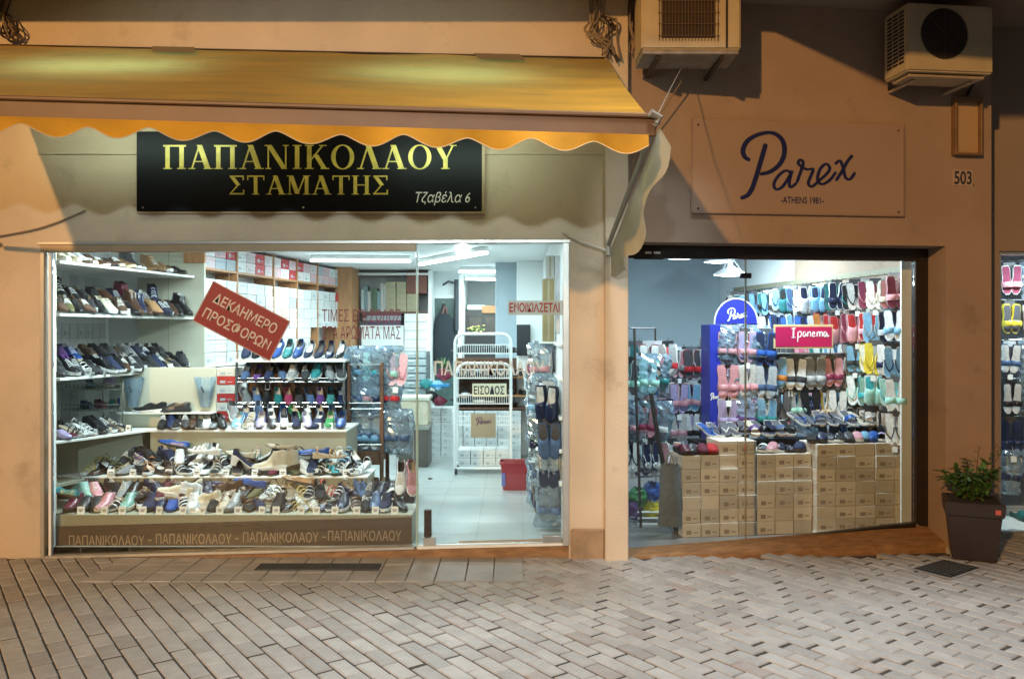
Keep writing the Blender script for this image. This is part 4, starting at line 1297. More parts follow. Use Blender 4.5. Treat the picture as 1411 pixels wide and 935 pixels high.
step('shelf_top', [(xl, .12), (xe0, .12), (xe1, .885), (xr3 + .01, .885), (xr3 + .01, 1.45), (xl, 1.45)], T3 - .02, T3, shelfw)
step('step', [(xl, .13), (xe0 - .06, .13), (xe0 + .05, .48), (xl, .48)], T2 - .04, T2 - .012, riserb)
step('riser', [(xl, .44), (xe1 - .05, .905), (xe1 - .05, 1.40), (xl, 1.40)], T2 + .002, T3 - .022, riserb)
# the white holder panel on the third step
panel_y = 1.08
px0, px1 = PXx(165, panel_y), PXx(298, panel_y)
mb = MB(); mb.box(px0, px1, panel_y, panel_y + .02, T3, PZz(506, panel_y)); part(mb, 'back_panel', laminate, disp, bevel=.003)
mb = MB(); mb.box(px0 + .02, px1, panel_y - .10, panel_y - .001, .975, .99); part(mb, 'ledge', shelfw, disp, bevel=.002)
# wall shelves along the left
wall_sh = thing('wall_shelving', 'cream shelving of three long boards along the side wall', 'shelving', (-3.6, 1.0, 1.2))
ZA, ZBs, ZCs = 2.235, 1.83, 1.335
def sedge(z): return PXx(75, .14), PXx(270, 1.85)
for z in (ZA, ZBs, ZCs):
    a, b_ = -3.46, PXx(268, 1.93)
    mb = MB(); mb.prism([(xl, .14), (a, .14), (b_, 1.93), (xl, 1.93)], z - .022, z, 'z'); part(mb, 'shelf', shelfw, wall_sh, bevel=.002)
mb = MB(); mb.box(PXx(190, 1.95), PXx(282, 1.95), 1.94, 1.975, ZF, ZC - .001); part(mb, 'end_panel', laminate, wall_sh)
mb = MB(); mb.box(PXx(232, 1.94), PXx(233.2, 1.94), 1.936, 1.9395, T3, ZC - .01); part(mb, 'joint_strip', riserb, wall_sh)
mb = MB(); mb.box(PXx(255, 1.94) , PXx(284, 1.94), 1.90, 1.935, PZz(362, 1.92), ZC - .01); part(mb, 'wood_block', wood, wall_sh)

G = 'shoes in the window display'
yv = -PI / 2                                         # toes towards the street
K = 'sneaker lace_up_shoe slip_on_shoe ballerina ankle_boot sandal clog'.split()
t1 = 'sneaker:burgundy clog:charcoal clog:charcoal sneaker:pink sneaker:mint sneaker:navy slip_on_shoe:navy slip_on_shoe:blue sandal:white sneaker:white sneaker:cream:side sneaker:beige sneaker:grey slip_on_shoe:navy sandal:black sneaker:black ballerina:black sandal:gold sandal:beige ballerina:navy sandal:black sneaker:navy sandal:tan lace_up_shoe:black sneaker:denim lace_up_shoe:black'.split()
shoe_row('the lowest window step, front row', (-3.46, .29, T1), (xr1 - .10, .29, T1), dense(t1, 31, 1), yv + .25, G, 1, jit=.4, pitch=.22)
t1b = 'sneaker:mint sneaker:pink sneaker:grey sneaker:black sneaker:navy sneaker:burgundy sneaker:brown sneaker:cream:side sneaker:white:side sneaker:navy sneaker:brown:side slip_on_shoe:black slip_on_shoe:olive sandal:black sandal:white sandal:tan sandal:gold sandal:silver sandal:red sandal:white sneaker:denim sneaker:charcoal sneaker:navy slide_slipper:white'.split()
shoe_row('the lowest window step, raised row', (-3.46, .41, T1 + .062), (xr1 - .16, .41, T1 + .062), dense(t1b, 31, 2), yv + .3, G, 2, pitch=.22, jit=.7)
t2 = 'sandal:yellow ballerina:brown sandal:black sandal:olive slip_on_shoe:grey sandal:orange ballerina:charcoal sandal:silver sandal:white ballerina:white sandal:beige sandal:navy sandal:black heeled_pump:black ballerina:burgundy ankle_boot:cream:side ballerina:olive sneaker:navy sandal:beige slip_on_shoe:turquoise sandal:white ballerina:black sandal:silver'.split()
shoe_row('the middle window step, front row', (-3.50, .62, T2), (xr2 - .03, .62, T2), dense(t2, 29, 3), yv + .3, G, 3, jit=.75, pitch=.16)
t2b = 'sandal:gold ballerina:olive sandal:purple sandal:black slip_on_shoe:charcoal heeled_pump:white heeled_pump:black sandal:white slip_on_shoe:white sandal:pink ballerina:olive:side heeled_pump:navy:side ballerina:cream:side slip_on_shoe:black sandal:white sandal:sky ballerina:black'.split()
shoe_row('the middle window step, second row', (-3.46, .78, T2 + .05), (xr2 - .10, .78, T2 + .05), dense(t2b, 25, 4), yv + .2, G, 4, pitch=.22, jit=.9)
wing = 'slip_on_shoe:lilac ballerina:burgundy sandal:black ballerina:white lace_up_shoe:black sandal:black ballerina:charcoal'.split()
shoe_row('the top step wing, edge row', (-3.56, .24, T3), (-3.34, .86, T3), dense(wing, 11, 10), -.35, G, 5, jit=.2, pitch=.2)
wing2 = 'slip_on_shoe:white clog:green slide_slipper:white slip_on_shoe:charcoal clog:olive slip_on_shoe:grey'.split()
shoe_row('the top step wing, wall row', (-3.80, .30, T3), (-3.72, 1.0, T3), dense(wing2, 10, 11), -.5, G, 6, jit=.3)
t3 = 'lace_up_shoe:black lace_up_shoe:navy slip_on_shoe:black lace_up_shoe:charcoal slip_on_shoe:white ballerina:grey slip_on_shoe:black'.split()
shoe_row('the top window step before the holder panel', (-3.05, .99, T3), (-2.50, .99, T3), dense(t3, 9, 12), yv + .3, G, 7, jit=.4, pitch=.25)
t3b = 'slip_on_shoe:sky sandal:navy slip_on_shoe:lilac slip_on_shoe:charcoal slip_on_shoe:white slip_on_shoe:navy slip_on_shoe:lilac slip_on_shoe:navy slip_on_shoe:green slip_on_shoe:blue'.split()
shoe_row('the top window step beside the holder panel', (-2.44, 1.02, T3), (xr3 - .02, 1.02, T3), t3b, yv + .2, G, 8, jit=.3, pitch=.3)
lp = 'lace_up_shoe:black lace_up_shoe:charcoal'.split()
shoe_row('the small ledge of the holder panel', (px0 + .18, panel_y - .055, .99), (px1 - .25, panel_y - .055, .99), lp, PI, G, 9, jit=.2)
sa = 'sneaker:cream sneaker:beige sneaker:white sneaker:brown lace_up_shoe:brown sneaker:brown sneaker:tan ankle_boot:charcoal ankle_boot:tan lace_up_shoe:brown lace_up_shoe:black'.split()
shoe_row('the topmost side board', (-3.60, .30, ZA), (-3.22, 1.80, ZA), dense(sa, 15, 9, 'brown brown tan black beige'), -.6, G, 10, jit=.25, size=1.0)
sb = 'lace_up_shoe:brown lace_up_shoe:olive lace_up_shoe:brown lace_up_shoe:charcoal lace_up_shoe:black sneaker:cream sneaker:brown lace_up_shoe:black ankle_boot:brown ankle_boot:navy sneaker:tan sneaker:navy sneaker:black lace_up_shoe:black ankle_boot:black'.split()
shoe_row('the second side board', (-3.58, .26, ZBs), (-3.16, 1.80, ZBs), dense(sb, 19, 5), -.6, G, 11, jit=.3, pitch=.28, size=1.0)
sb2 = 'sneaker:maroon ankle_boot:black sneaker:black sneaker:black sneaker:brown sneaker:navy ankle_boot:burgundy ankle_boot:navy'.split()
shoe_row('the second side board, stacked behind', (-3.82, .30, ZBs + .10), (-3.40, 1.75, ZBs + .09), dense(sb2, 12, 7),  -.6, G, 12, jit=.3, pitch=.25, size=1.0)
sc_ = 'lace_up_shoe:charcoal sneaker:black sneaker:charcoal lace_up_shoe:black sneaker:black sneaker:navy sneaker:black lace_up_shoe:brown sneaker:black slip_on_shoe:black sneaker:black sneaker:navy lace_up_shoe:black slip_on_shoe:charcoal lace_up_shoe:black sneaker:charcoal'.split()
shoe_row('the lowest side board', (-3.58, .26, ZCs), (-3.16, 1.80, ZCs), dense(sc_, 20, 6), -.6, G, 13, jit=.35, pitch=.28, size=1.0)
sc2 = 'sneaker:black sneaker:purple sneaker:blue sneaker:black sneaker:grey sneaker:navy lace_up_shoe:navy lace_up_shoe:black lace_up_shoe:charcoal'.split()
shoe_row('the lowest side board, stacked behind', (-3.78, .30, ZCs + .10), (-3.36, 1.80, ZCs + .09), dense(sc2, 14, 8), -.5, G, 14, jit=.35, pitch=.25, size=1.0)
# shoes laid side-on over the rows
rr = random.Random(78)
for px, py, Y, kind, col, yw, ti, where in (
        (243, 676, .36, 'sneaker', 'cream', PI, -.18, 'high over the lowest step, left one of two'), (291, 692, .30, 'sneaker', 'white', PI, -.12, 'high over the lowest step, right one of two'),
        (268, 708, .20, 'sneaker', 'white', PI, -.10, 'low before two pale sneakers'), (338, 692, .30, 'sneaker', 'brown', .1, .1, 'beside the pale sneakers on the lowest step'),
        (352, 712, .22, 'sneaker', 'beige', PI, -.05, 'low on the lowest step below a brown sneaker'), (415, 700, .24, 'sandal', 'gold', 2.4, -.5, 'propped up on the lowest step'),
        (437, 706, .22, 'sandal', 'tan', 2.2, -.5, 'propped up beside a gold sandal'), (527, 692, .30, 'sneaker', 'white', 2.0, -.8, 'standing on its toe at the door end'),
        (332, 622, .70, 'ballerina', 'cream', PI, -.2, 'raised over the middle step'), (340, 636, .62, 'heeled_pump', 'navy', .1, .15, 'under the raised cream one on the middle step'),
        (372, 640, .60, 'ankle_boot', 'cream', PI, 0, 'on the middle step beside navy pump'), (388, 612, .74, 'ballerina', 'beige', PI, -.2, 'on top of the cream ankle boot'),
        (282, 618, .72, 'sandal', 'white', PI, -.1, 'raised at the riser, middle step'), (432, 620, .66, 'slip_on_shoe', 'blue', PI, 0, 'raised on the door end of the middle step'),
        (455, 624, .62, 'sandal', 'tan', .1, 0, 'beside the raised blue slip-on shoe'), (470, 645, .58, 'sandal', 'black', PI, -.1, 'at the door end of the middle step')):
    p = P(px, py, Y)
    M = Matrix.Translation(p) @ Matrix.Rotation(yw, 4, 'Z') @ Matrix.Rotation(ti, 4, 'Y') @ Matrix.Scale(SS, 4) @ Matrix.Translation((-SHOES[kind]['L'] / 2, 0, -.04))
    shoe(kind, col, M, f'{cname(col)} {KNAME[kind]} side-on {where}', G, rr)
# single shoes fixed to the risers
rr = random.Random(77)
for px, py, Y, kind, col, fl in ((240, 610, .86, 'slip_on_shoe', 'blue', 1), (345, 664, .46, 'slip_on_shoe', 'blue', 1), (305, 667, .46, 'slip_on_shoe', 'navy', 1), (412, 660, .46, 'slip_on_shoe', 'tan', 1), (86, 676, .14, 'slip_on_shoe', 'turquoise', 1)):
    p = P(px, py, Y)
    M = Matrix.Translation(p) @ Matrix.Rotation(PI - .1, 4, 'Z') @ Matrix.Rotation(-.20, 4, 'Y') @ Matrix.Rotation(.25, 4, 'X') @ Matrix.Translation((-.13, 0, -.03))
    where = {240: 'the highest riser', 345: 'the lower riser above cream sneakers', 305: 'the lower riser beside a bright blue one', 412: 'the lower riser', 86: 'a little bracket by the window jamb'}[px]
    shoe(kind, col, M, f'{cname(col)} slip-on shoe shown side-on against {where}', G, rr)
cards_row('the lowest window step', (-3.35, .118, T1), (xr1 - .05, .118, T1), 17, 1)
cards_row('the middle window step', (-3.4, .505, T2), (xr2 - .08, .505, T2), 9, 2)
cards_row('the top window step', (-3.02, .915, T3), (xr3 - .08, .915, T3), 13, 3)
cards_row('the side wing of the top step', (-3.47, .30, T3), (-3.20, .80, T3), 4, 4, -.5)
cards_row('the second side board', (-3.43, .45, ZBs), (-3.145, 1.80, ZBs), 7, 5, -.4)
cards_row('the lowest side board', (-3.43, .35, ZCs), (-3.145, 1.80, ZCs), 8, 6, -.4)
# clear cones in the holder panel
for px, n_ in ((182, 'near the side boards'), (281, 'near the red boxes')):
    p = P(px, 540, panel_y - .05)
    t_ = thing('clear_leaflet_holder', f'clear crumpled leaflet holder on the cream panel {n_}', 'holder', p)
    mb = MB(); rows = []
    for i in range(9):
        v = i / 8
        rows.append([Vector((p.x + math.cos(2 * PI * j / 14) * .10 * (1 - .6 * v), p.y + .02 + math.sin(2 * PI * j / 14) * .035, p.z + .13 - .26 * v)) + Vector((noise.noise(Vector((i, j, px))), noise.noise(Vector((j, i, px))), 0)) * .012 for j in range(14)])
    mb.grid(rows, True); part(mb, 'sleeve', bagfilm, t_)
    mb = MB(); mb.tube([p + Vector((-.01, -.04, .05)), p + Vector((.015, -.045, 0))], .007, 6); part(mb, 'clip', ink, t_)

# ---------------------------------------------------------------- wire racks
def wire_rack(name, label, cat, x0, x1, y0, y1, z0, z1, levels, m, posts=.012, n=14, lip=.0):
    t_ = thing(name, label, cat, ((x0 + x1) / 2, (y0 + y1) / 2, z0))
    for x in (x0, x1):
        for y in (y0, y1):
            mb = MB(); mb.tube([(x, y, z0), (x, y, z1)], posts, 8); part(mb, 'post', m, t_, True)
    for z in levels:
        mb = MB()
        for i in range(n + 1):
            x = x0 + (x1 - x0) * i / n
            mb.tube([(x, y0, z), (x, y1, z)], .003, 4)
        for y in (y0, y1): mb.tube([(x0, y, z), (x1, y, z)], .006, 6)
        if lip:
            for y in (y0,): 
                mb.tube([(x0, y, z + lip), (x1, y, z + lip)], .005, 6)
                for i in range(n + 1): mb.tube([(x0 + (x1 - x0) * i / n, y, z), (x0 + (x1 - x0) * i / n, y, z + lip)], .0025, 4)
        part(mb, 'wire_shelf', m, t_)
    return t_
Y = 1.50
xa, xb = PXx(326, Y), PXx(474, Y)
LV = [PZz(590, 1.5) + .0, PZz(560, Y), PZz(526, Y), PZz(497, Y)]
rk = wire_rack('wire_rack', 'chrome wire rack of dark shoes behind the top step', 'rack', xa, xb, Y, Y + .32, ZF, LV[3] + .01, LV[1:3], chrome, n=24, lip=.035)
mb = MB(); mb.box(xa - .02, xb + .02, Y - .03, Y + .34, LV[3] - .012, LV[3] + .012); part(mb, 'top_board', shelfw, rk, bevel=.003)
mb = MB(); mb.box(xa, xb, Y + .335, Y + .35, .6, LV[3] - .014); part(mb, 'back_board', darkwood, rk)
G2 = 'shoes on the chrome rack'
m1 = 'slip_on_shoe:navy slip_on_shoe:black clog:pink slip_on_shoe:blue slip_on_shoe:teal slip_on_shoe:blue ballerina:navy ballerina:navy ballerina:navy ballerina:black'.split()
shoe_row('the white top board of the chrome rack', (xa + .02, Y + .08, LV[3] + .012), (xb, Y + .08, LV[3] + .012), m1, yv, G2, 20, pitch=.55, jit=.12)
m2 = 'slip_on_shoe:denim ballerina:purple slip_on_shoe:navy slip_on_shoe:denim sneaker:grey lace_up_shoe:charcoal sneaker:teal lace_up_shoe:grey sneaker:charcoal'.split()
shoe_row('the upper wire shelf of the chrome rack', (xa, Y + .10, LV[2] + .006), (xb, Y + .10, LV[2] + .006), m2, yv + .3, G2, 21, jit=.3, pitch=.42)
m3 = 'slip_on_shoe:grey slip_on_shoe:denim lace_up_shoe:black slip_on_shoe:teal slip_on_shoe:maroon slip_on_shoe:charcoal slip_on_shoe:denim slip_on_shoe:purple slip_on_shoe:teal slip_on_shoe:navy'.split()
shoe_row('the lower wire shelf of the chrome rack', (xa, Y + .10, LV[1] + .006), (xb, Y + .10, LV[1] + .006), m3, yv + .3, G2, 22, jit=.3, pitch=.42)
m4 = 'sneaker:grey slip_on_shoe:denim sneaker:denim slip_on_shoe:navy slip_on_shoe:blue slip_on_shoe:green slip_on_shoe:black slip_on_shoe:navy slip_on_shoe:denim'.split()
shoe_row('the top step before the chrome rack', (xa, 1.24, T3 + .02), (xb, 1.24, T3 + .02), m4, yv + .3, G2, 23, jit=.3, pitch=.4)
rk = wire_rack('wire_rack', 'two-tier wire basket rack under the side boards near the window jamb', 'rack', -3.92, -3.36, .95, 1.75, T3, 1.25, [1.01, 1.19], chrome, posts=.008, n=16, lip=.05)
sq = 'slip_on_shoe:denim slip_on_shoe:maroon ballerina:teal slip_on_shoe:blue slip_on_shoe:purple lace_up_shoe:brown'.split()
shoe_row('the lower basket near the window jamb', (-3.78, 1.05, 1.015), (-3.34, 1.60, 1.015), sq, -1.0, G2, 24, jit=.3)
sq = 'slip_on_shoe:sky sneaker:lilac slip_on_shoe:mint ballerina:black'.split()
shoe_row('the upper basket near the window jamb', (-3.78, 1.05, 1.195), (-3.38, 1.60, 1.195), sq, -1.0, G2, 25, jit=.3)

# ---------------------------------------------------------------- boxes
def shoebox(name, label, M, sx, sy, sz, col, group, m=cardbox, lid=True, mark=True):
    key = ('box', round(sx, 3), round(sy, 3), round(sz, 3), m.name, lid)
    if key not in PROTO:
        mb = MB(); mb.box(-sx / 2 + .002, sx / 2 - .002, .001, sy, 0, sz * (.66 if lid else 1))
        b1 = mb.mesh('box_body', bevel=.002)
        lm = mk = None
        if lid:
            mb = MB(); mb.box(-sx / 2, sx / 2, -.001, sy + .001, sz * .665, sz - .001); lm = mb.mesh('box_lid', bevel=.002)
        mb = MB(); mb.box(-sx * .30, -sx * .02, -.0016, -.0012, sz * .20, sz * .50); mb.box(sx * .08, sx * .32, -.0016, -.0012, sz * .30, sz * .38); mk = mb.mesh('box_print')
        PROTO[key] = (b1, lm, mk)
    b1, lm, mk = PROTO[key]
    t_ = thing(name, label, 'shoe box', M, group)
    for pn, me in (('carton', b1), ('lid', lm)):
        if me is None: continue
        o = link(pn, me, m, t_)
        o.color = (*col, 1)
    if mark:
        o = link('end_label', mk, PRINT if m is not kraft else KPRINT, t_)
    return t_
PRINT = mat('box_printing', (.42, .46, .50), .6)
KPRINT = mat('kraft_printing', (.36, .29, .23), .7)
rr = random.Random(3)
wd = (SW1 - SW0); ln = wd.length; wd.normalize()
yaw_w = math.atan2(wd.y, wd.x)
side = thing('box_shelving', 'tall wooden-edged shelving of white shoe boxes along the side wall', 'shelving', SW0)
nrm = Vector((wd.y, -wd.x, 0))
MS = Matrix.Translation(SW0 - nrm * .0) @ Matrix.Rotation(yaw_w, 4, 'Z')
for z in (PZz(497, 2.6) - .02, 2.325):
    mb = MB(); mb.xf = MS; mb.box(0, ln, -.002, .26, z - .024, z); part(mb, 'shelf', shelfw if z < 2 else wood, side, bevel=.002)
ncol = 17
cw = ln / ncol
for i in (3, 7, 10, 13, 17):
    mb = MB(); mb.xf = MS; mb.box(i * cw - .012, i * cw + .012, -.006, .25, 1.2, ZC - .01); part(mb, 'upright', wood, side, bevel=.002)
mb = MB(); mb.box(PXx(463, 5.7), PXx(486, 5.7), 5.62, 6.2, ZF, ZC - .002)
solo(mb, 'wooden_post', wood, 'orange-brown wooden end post between box shelves and back wall', 'post', bevel=.004)
zlow = PZz(497, 2.6) - .02
for i in range(ncol):
    if i in (2, 6, 9, 12, 16): wid = cw - .028
    else: wid = cw - .006
    h = (2.325 - .03 - zlow) / 7.6
    if i > 11: rows_n = 4; zb = zlow + h * 3.1
    else: rows_n = 7; zb = zlow
    if i > 11 and False: continue
    for j in range(rows_n + (1 if rr.random() < .4 and i < 12 else 0) * 0):
        v = rr.uniform(.60, .74)
        col = (v, v * 1.01, v) if rr.random() < .93 else rr.choice([(.50, .04, .04), (.45, .48, .55), (.6, .40, .35)])
        nm = 'white' if min(col) > .59 else 'red' if col[1] < .1 else 'greyish'
        M = MS @ Matrix.Translation(((i + .5) * cw, rr.uniform(-.004, .012), zb + j * h)) @ Matrix.Rotation(rr.uniform(-.015, .015), 4, 'Z')
        shoebox('shoe_box', f'{nm} shoe box under the high side shelf, {nth(16 - i)} column from the wooden post, {nth(j)} up', M, wid, .24, h - .003, col, 'boxes on the side shelving', mark=rr.random() < .25)
    for j in range(2):
        c_ = rr.choice([(.66, .42, .44), (.74, .74, .73), (.62, .48, .50), (.50, .04, .05), (.40, .45, .50), (.7, .6, .6)])
        nm = 'red' if c_[1] < .1 else 'pinkish' if c_[0] > c_[1] + .08 else 'pale'
        M = MS @ Matrix.Translation(((i + .5) * cw, .01, 2.326 + j * .118)) @ Matrix.Rotation(rr.uniform(-.03, .03), 4, 'Z')
        shoebox('shoe_box', f'{nm} shoe box on the high side shelf, {nth(16 - i)} column from the wooden post, {["lower", "upper"][j]} row', M, wid, .22, .115, c_, 'boxes on the side shelving')
for i in range(12):                                   # left alcove wall
    for j in range(9):
        z = T3 + .05 + j * .145
        if i > 8 and j < 3: continue
        v = rr.uniform(.62, .80)
        M = Matrix.Translation((-3.965, .30 + i * .135, z)) @ Matrix.Rotation(PI / 2, 4, 'Z') @ Matrix.Translation((.06, -.0, 0))
        if abs(z - ZBs) < .0: continue
        if any(z < s_ + .0 and z + .143 > s_ - .023 for s_ in (ZA, ZBs, ZCs)): continue
        shoebox('shoe_box', f'pale shoe box against the alcove wall, {nth(i)} column from the street, {nth(j)} level', M, .13, .10, .142, (v * .95, v, v), 'boxes against the alcove wall', mark=rr.random() < .5)
for j in range(6):                                    # red and white boxes beside the holder panel
    p = P(311, 590, 1.60)
    c_ = [(.45, .03, .03), (.72, .66, .60)][j % 2]
    M = Matrix.Translation((p.x, 1.60, .86 + j * .082)) @ Matrix.Rotation(rr.uniform(-.05, .05), 4, 'Z')
    shoebox('shoe_box', f'{["red", "pale"][j % 2]} shoe box in the low pile beside the chrome rack, {nth(j)} up', M, .175, .3, .08, c_, 'pile of red and pale boxes')
t_ = thing('box_stand', 'dark wooden stand under the pile of red and pale boxes', 'stand', (PXx(311, 1.6), 1.6, ZF))
mb = MB(); mb.box(PXx(300, 1.6), PXx(323, 1.6), 1.58, 1.92, ZF, .859); part(mb, 'body', darkwood, t_, bevel=.004)
mb = MB(); mb.box(PXx(299, 1.6), PXx(324, 1.6), 1.57, 1.575, .80, .85); part(mb, 'rail', wood, t_)

# ---------------------------------------------------------------- rack of bagged slippers
Y = 1.62
xa, xb = PXx(481, Y), PXx(526, Y)
zt_ = PZz(502, Y)
t_ = thing('slipper_stand', 'dark wooden stand hung with film-bagged slippers beside the steps', 'stand', ((xa + xb) / 2, Y, ZF))
for x in (xa, xb):
    for y in (Y, Y + .36):
        mb = MB(); mb.box(x - .018, x + .018, y - .018, y + .018, ZF, zt_ + .02); part(mb, 'post', darkwood, t_, bevel=.003)
for z in (zt_, PZz(555, Y), PZz(563, Y), PZz(612, Y)):
    mb = MB(); mb.tube([(xa, Y - .02, z), (xb, Y - .02, z)], .008, 6); mb.tube([(xa, Y + .36, z), (xb, Y + .36, z)], .008, 6)
    part(mb, 'crossbar', chrome, t_, True)
mb = MB(); mb.box(xa + .02, xb - .02, Y - .01, Y + .36, PZz(640, Y), PZz(622, Y)); part(mb, 'drawer', darkwood, t_, bevel=.004)
mb = MB(); mb.box(xa - .02, xb + .3, Y + .02, Y + .40, ZF, .22); part(mb, 'base', mat('base_dark', (.05, .02, .018), .5), t_, bevel=.004)
G3 = 'bagged slippers on the dark stand'
hung_rack('over the dark stand, top', [(xa + .02 + i * .085, Y + .10 - .02 * (i % 2), zt_ + .14) for i in range(6)], ['sky', 'mint', 'turquoise', 'sky', 'mint', 'pink'], ['slide_slipper', 'flip_flop'], 0, G3, 31, .75)
hung_rack('on the dark stand, middle', [(xa + .03 + i * .085, Y + .10, PZz(520, Y)) for i in range(5)], ['denim', 'grey', 'pink', 'navy', 'red'], ['slide_slipper'], 0, G3, 32, .7)
hung_rack('on the dark stand, low', [(xa + .03 + i * .085, Y + .10, PZz(570, Y)) for i in range(6)], ['sky', 'denim', 'sky', 'denim', 'grey', 'denim'], ['slide_slipper'], 0, G3, 33, .9)
shoe_row('the floor end of the display beside the dark stand', (xr1 - .16, .36, T1 + .10), (xr1 + .0, .36, T1 + .10), ['sneaker:white', 'sneaker:pink'], yv, G, 34, pitch=.9)

# ---------------------------------------------------------------- floor furniture
def pbox(px0, px1, py0, py1, Y, dep): return PXx(px0, Y), PXx(px1, Y), Y, Y + dep, PZz(py1, Y), PZz(py0, Y)
Y = 3.7
x0, x1, y0, y1, z0, z1 = pbox(549, 590, 592, 648, Y, .45)
t_ = thing('storage_chest', 'grey-brown chest with a pale flowered cover on the shop floor', 'chest', ((x0 + x1) / 2, Y, ZF))
mb = MB(); mb.box(x0, x1, y0, y1, ZF, z1); part(mb, 'body', mat('chest_grey', (.115, .105, .095), .5, var=.1), t_, bevel=.006)
mb = MB(); mb.box((x0 + x1) / 2 - .006, (x0 + x1) / 2 + .006, y0 - .004, y0 - .001, ZF + .02, z1 - .02); part(mb, 'seam', steel, t_)
mb = MB(); mb.box(x0 - .01, x1 + .01, y0 - .012, y1, z1, z1 + .05); part(mb, 'lid', mat('lid_grey', (.30, .32, .29), .5), t_, bevel=.004)
flow = mat('flowered_cloth', (.62, .58, .44), .8, var=.1, scale=8, stain=((.55, .33, .30), 9, .55))
mb = MB(); mb.box(x0 - .005, x1 - .01, y0 + .0, y1, z1 + .051, PZz(552, Y)); part(mb, 'flowered_cover', flow, t_, bevel=.01)
mb = MB(); mb.box(x0 - .02, x1 + .01, y0 - .01, y1, PZz(552, Y) + .001, PZz(547, Y)); part(mb, 'top_board', mat('pale_top', (.60, .62, .52), .5), t_, bevel=.004)
Y = 4.5
x0, x1, y0, y1, z0, z1 = pbox(545, 589, 484, 545, Y, .4)
t_ = thing('drawer_tower', 'grey plastic drawer tower behind the flowered chest', 'drawers', ((x0 + x1) / 2, Y, ZF))
mb = MB(); mb.box(x0, x1, y0, y1, ZF, z1); part(mb, 'frame', mat('drawer_grey', (.16, .18, .19), .45), t_, bevel=.006)
for i in range(6):
    za, zb_ = z0 + (z1 - z0) * i / 6 + .012, z0 + (z1 - z0) * (i + 1) / 6 - .008
    mb = MB(); mb.box(x0 + .02, x1 - .02, y0 - .012, y0 - .001, za, zb_); dr = part(mb, 'drawer', mat('drawer_front', (.30, .36, .38), .4), t_, bevel=.004)
    mb = MB(); mb.box((x0 + x1) / 2 - .04, (x0 + x1) / 2 + .04, y0 - .022, y0 - .013, zb_ - .03, zb_ - .012); part(mb, 'handle', mat('drawer_handle', (.5, .55, .56), .4), dr)
Y = 6.0
x0, x1, y0, y1, z0, z1 = pbox(557, 589, 432, 640, Y, .5)
t_ = thing('white_cabinet', 'tall plain white cabinet below the cartons', 'cabinet', ((x0 + x1) / 2, Y, ZF))
mb = MB(); mb.box(x0, x1, y0, y1, ZF, z1); part(mb, 'body', white, t_, bevel=.006)
for i in range(5):
    z = z1 - .12 - i * .13
    mb = MB(); mb.box(x0 + .01, x1 - .01, y0 - .004, y0 - .001, z, z + .008); part(mb, 'drawer_gap', mat('gap_grey', (.35, .38, .39), .5), t_)
x0, x1 = PXx(488, 6.1), PXx(590, 6.1)
t_ = thing('back_shelving', 'dark-edged back wall shelf holding cartons and books', 'shelving', ((x0 + x1) / 2, 6.2, 2))
for py in (429, 376):
    mb = MB(); mb.box(x0, x1, 6.1, 6.55, PZz(py, 6.1) - .03, PZz(py, 6.1)); part(mb, 'shelf', darkwood if py > 400 else white, t_, bevel=.003)
mb = MB(); mb.box(x1, x1 + .04, 6.1, 6.58, ZF, ZC - .01); part(mb, 'side_panel', white, t_, bevel=.003)
cz = PZz(429, 6.1)
for i in range(3):
    for j in range(5):
        if i == 2 and j > 2: continue
        M = Matrix.Translation((PXx(538, 6.1) + i * .158, 6.12, cz + .002 + j * .088)) @ Matrix.Rotation(rr.uniform(-.03, .03), 4, 'Z')
        shoebox('carton', f'kraft carton on the back shelf, {nth(i)} column from the books, {nth(j)} up', M, .150, .28, .086, (.40, .36, .23), 'kraft cartons on the back shelf', m=kraft)
mb = MB(); mb.box(PXx(560, 6.1), PXx(588, 6.1), 6.11, 6.4, cz + .27, PZz(374, 6.1))
solo(mb, 'wooden_box', mat('red_wood', (.16, .05, .03), .5, var=.2), 'reddish wooden box on top of the kraft cartons', 'box', bevel=.005)
for i in range(9):
    c_ = rr.choice([(.45, .55, .55), (.20, .30, .33), (.5, .5, .48), (.10, .16, .10), (.55, .6, .6)])
    x = PXx(497, 6.1) + i * .048
    mb = MB(); mb.box(x, x + .045, 6.13, 6.35, cz + .001, cz + .001 + rr.uniform(.28, .42))
    o = solo(mb, 'folder', cardbox, f'upright folder on the back shelf, {nth(i)} from the wooden post', 'folder', 'folders on the back shelf', bevel=.002)
    o.color = (*c_, 1)
for i in range(5):
    mb = MB(); mb.box(PXx(500, 6.0) + .05 * (i % 2), PXx(552, 6.0), 6.02, 6.3, PZz(448, 6.0) + i * .036, PZz(448, 6.0) + i * .036 + .033)
    o = solo(mb, 'ledger', cardbox, f'purplish ledger lying in a pile under the back shelf, {nth(i)} from below', 'book', 'ledgers under the back shelf', bevel=.002)
    o.color = (*rr.choice([(.14, .03, .06), (.10, .06, .10), (.30, .33, .36)]), 1)
x0, x1 = PXx(498, 6.0), PXx(556, 6.0)
t_ = thing('back_counter', 'pale back counter under the pile of ledgers', 'counter', ((x0 + x1) / 2, 6.1, ZF))
mb = MB(); mb.box(x0, x1, 6.0, 6.5, ZF, PZz(448, 6.0) - .03); part(mb, 'body', shopwall, t_, bevel=.004)
mb = MB(); mb.box(x0 - .01, x1, 5.98, 6.5, PZz(448, 6.0) - .029, PZz(448, 6.0) - .001); part(mb, 'top', white, t_, bevel=.003)
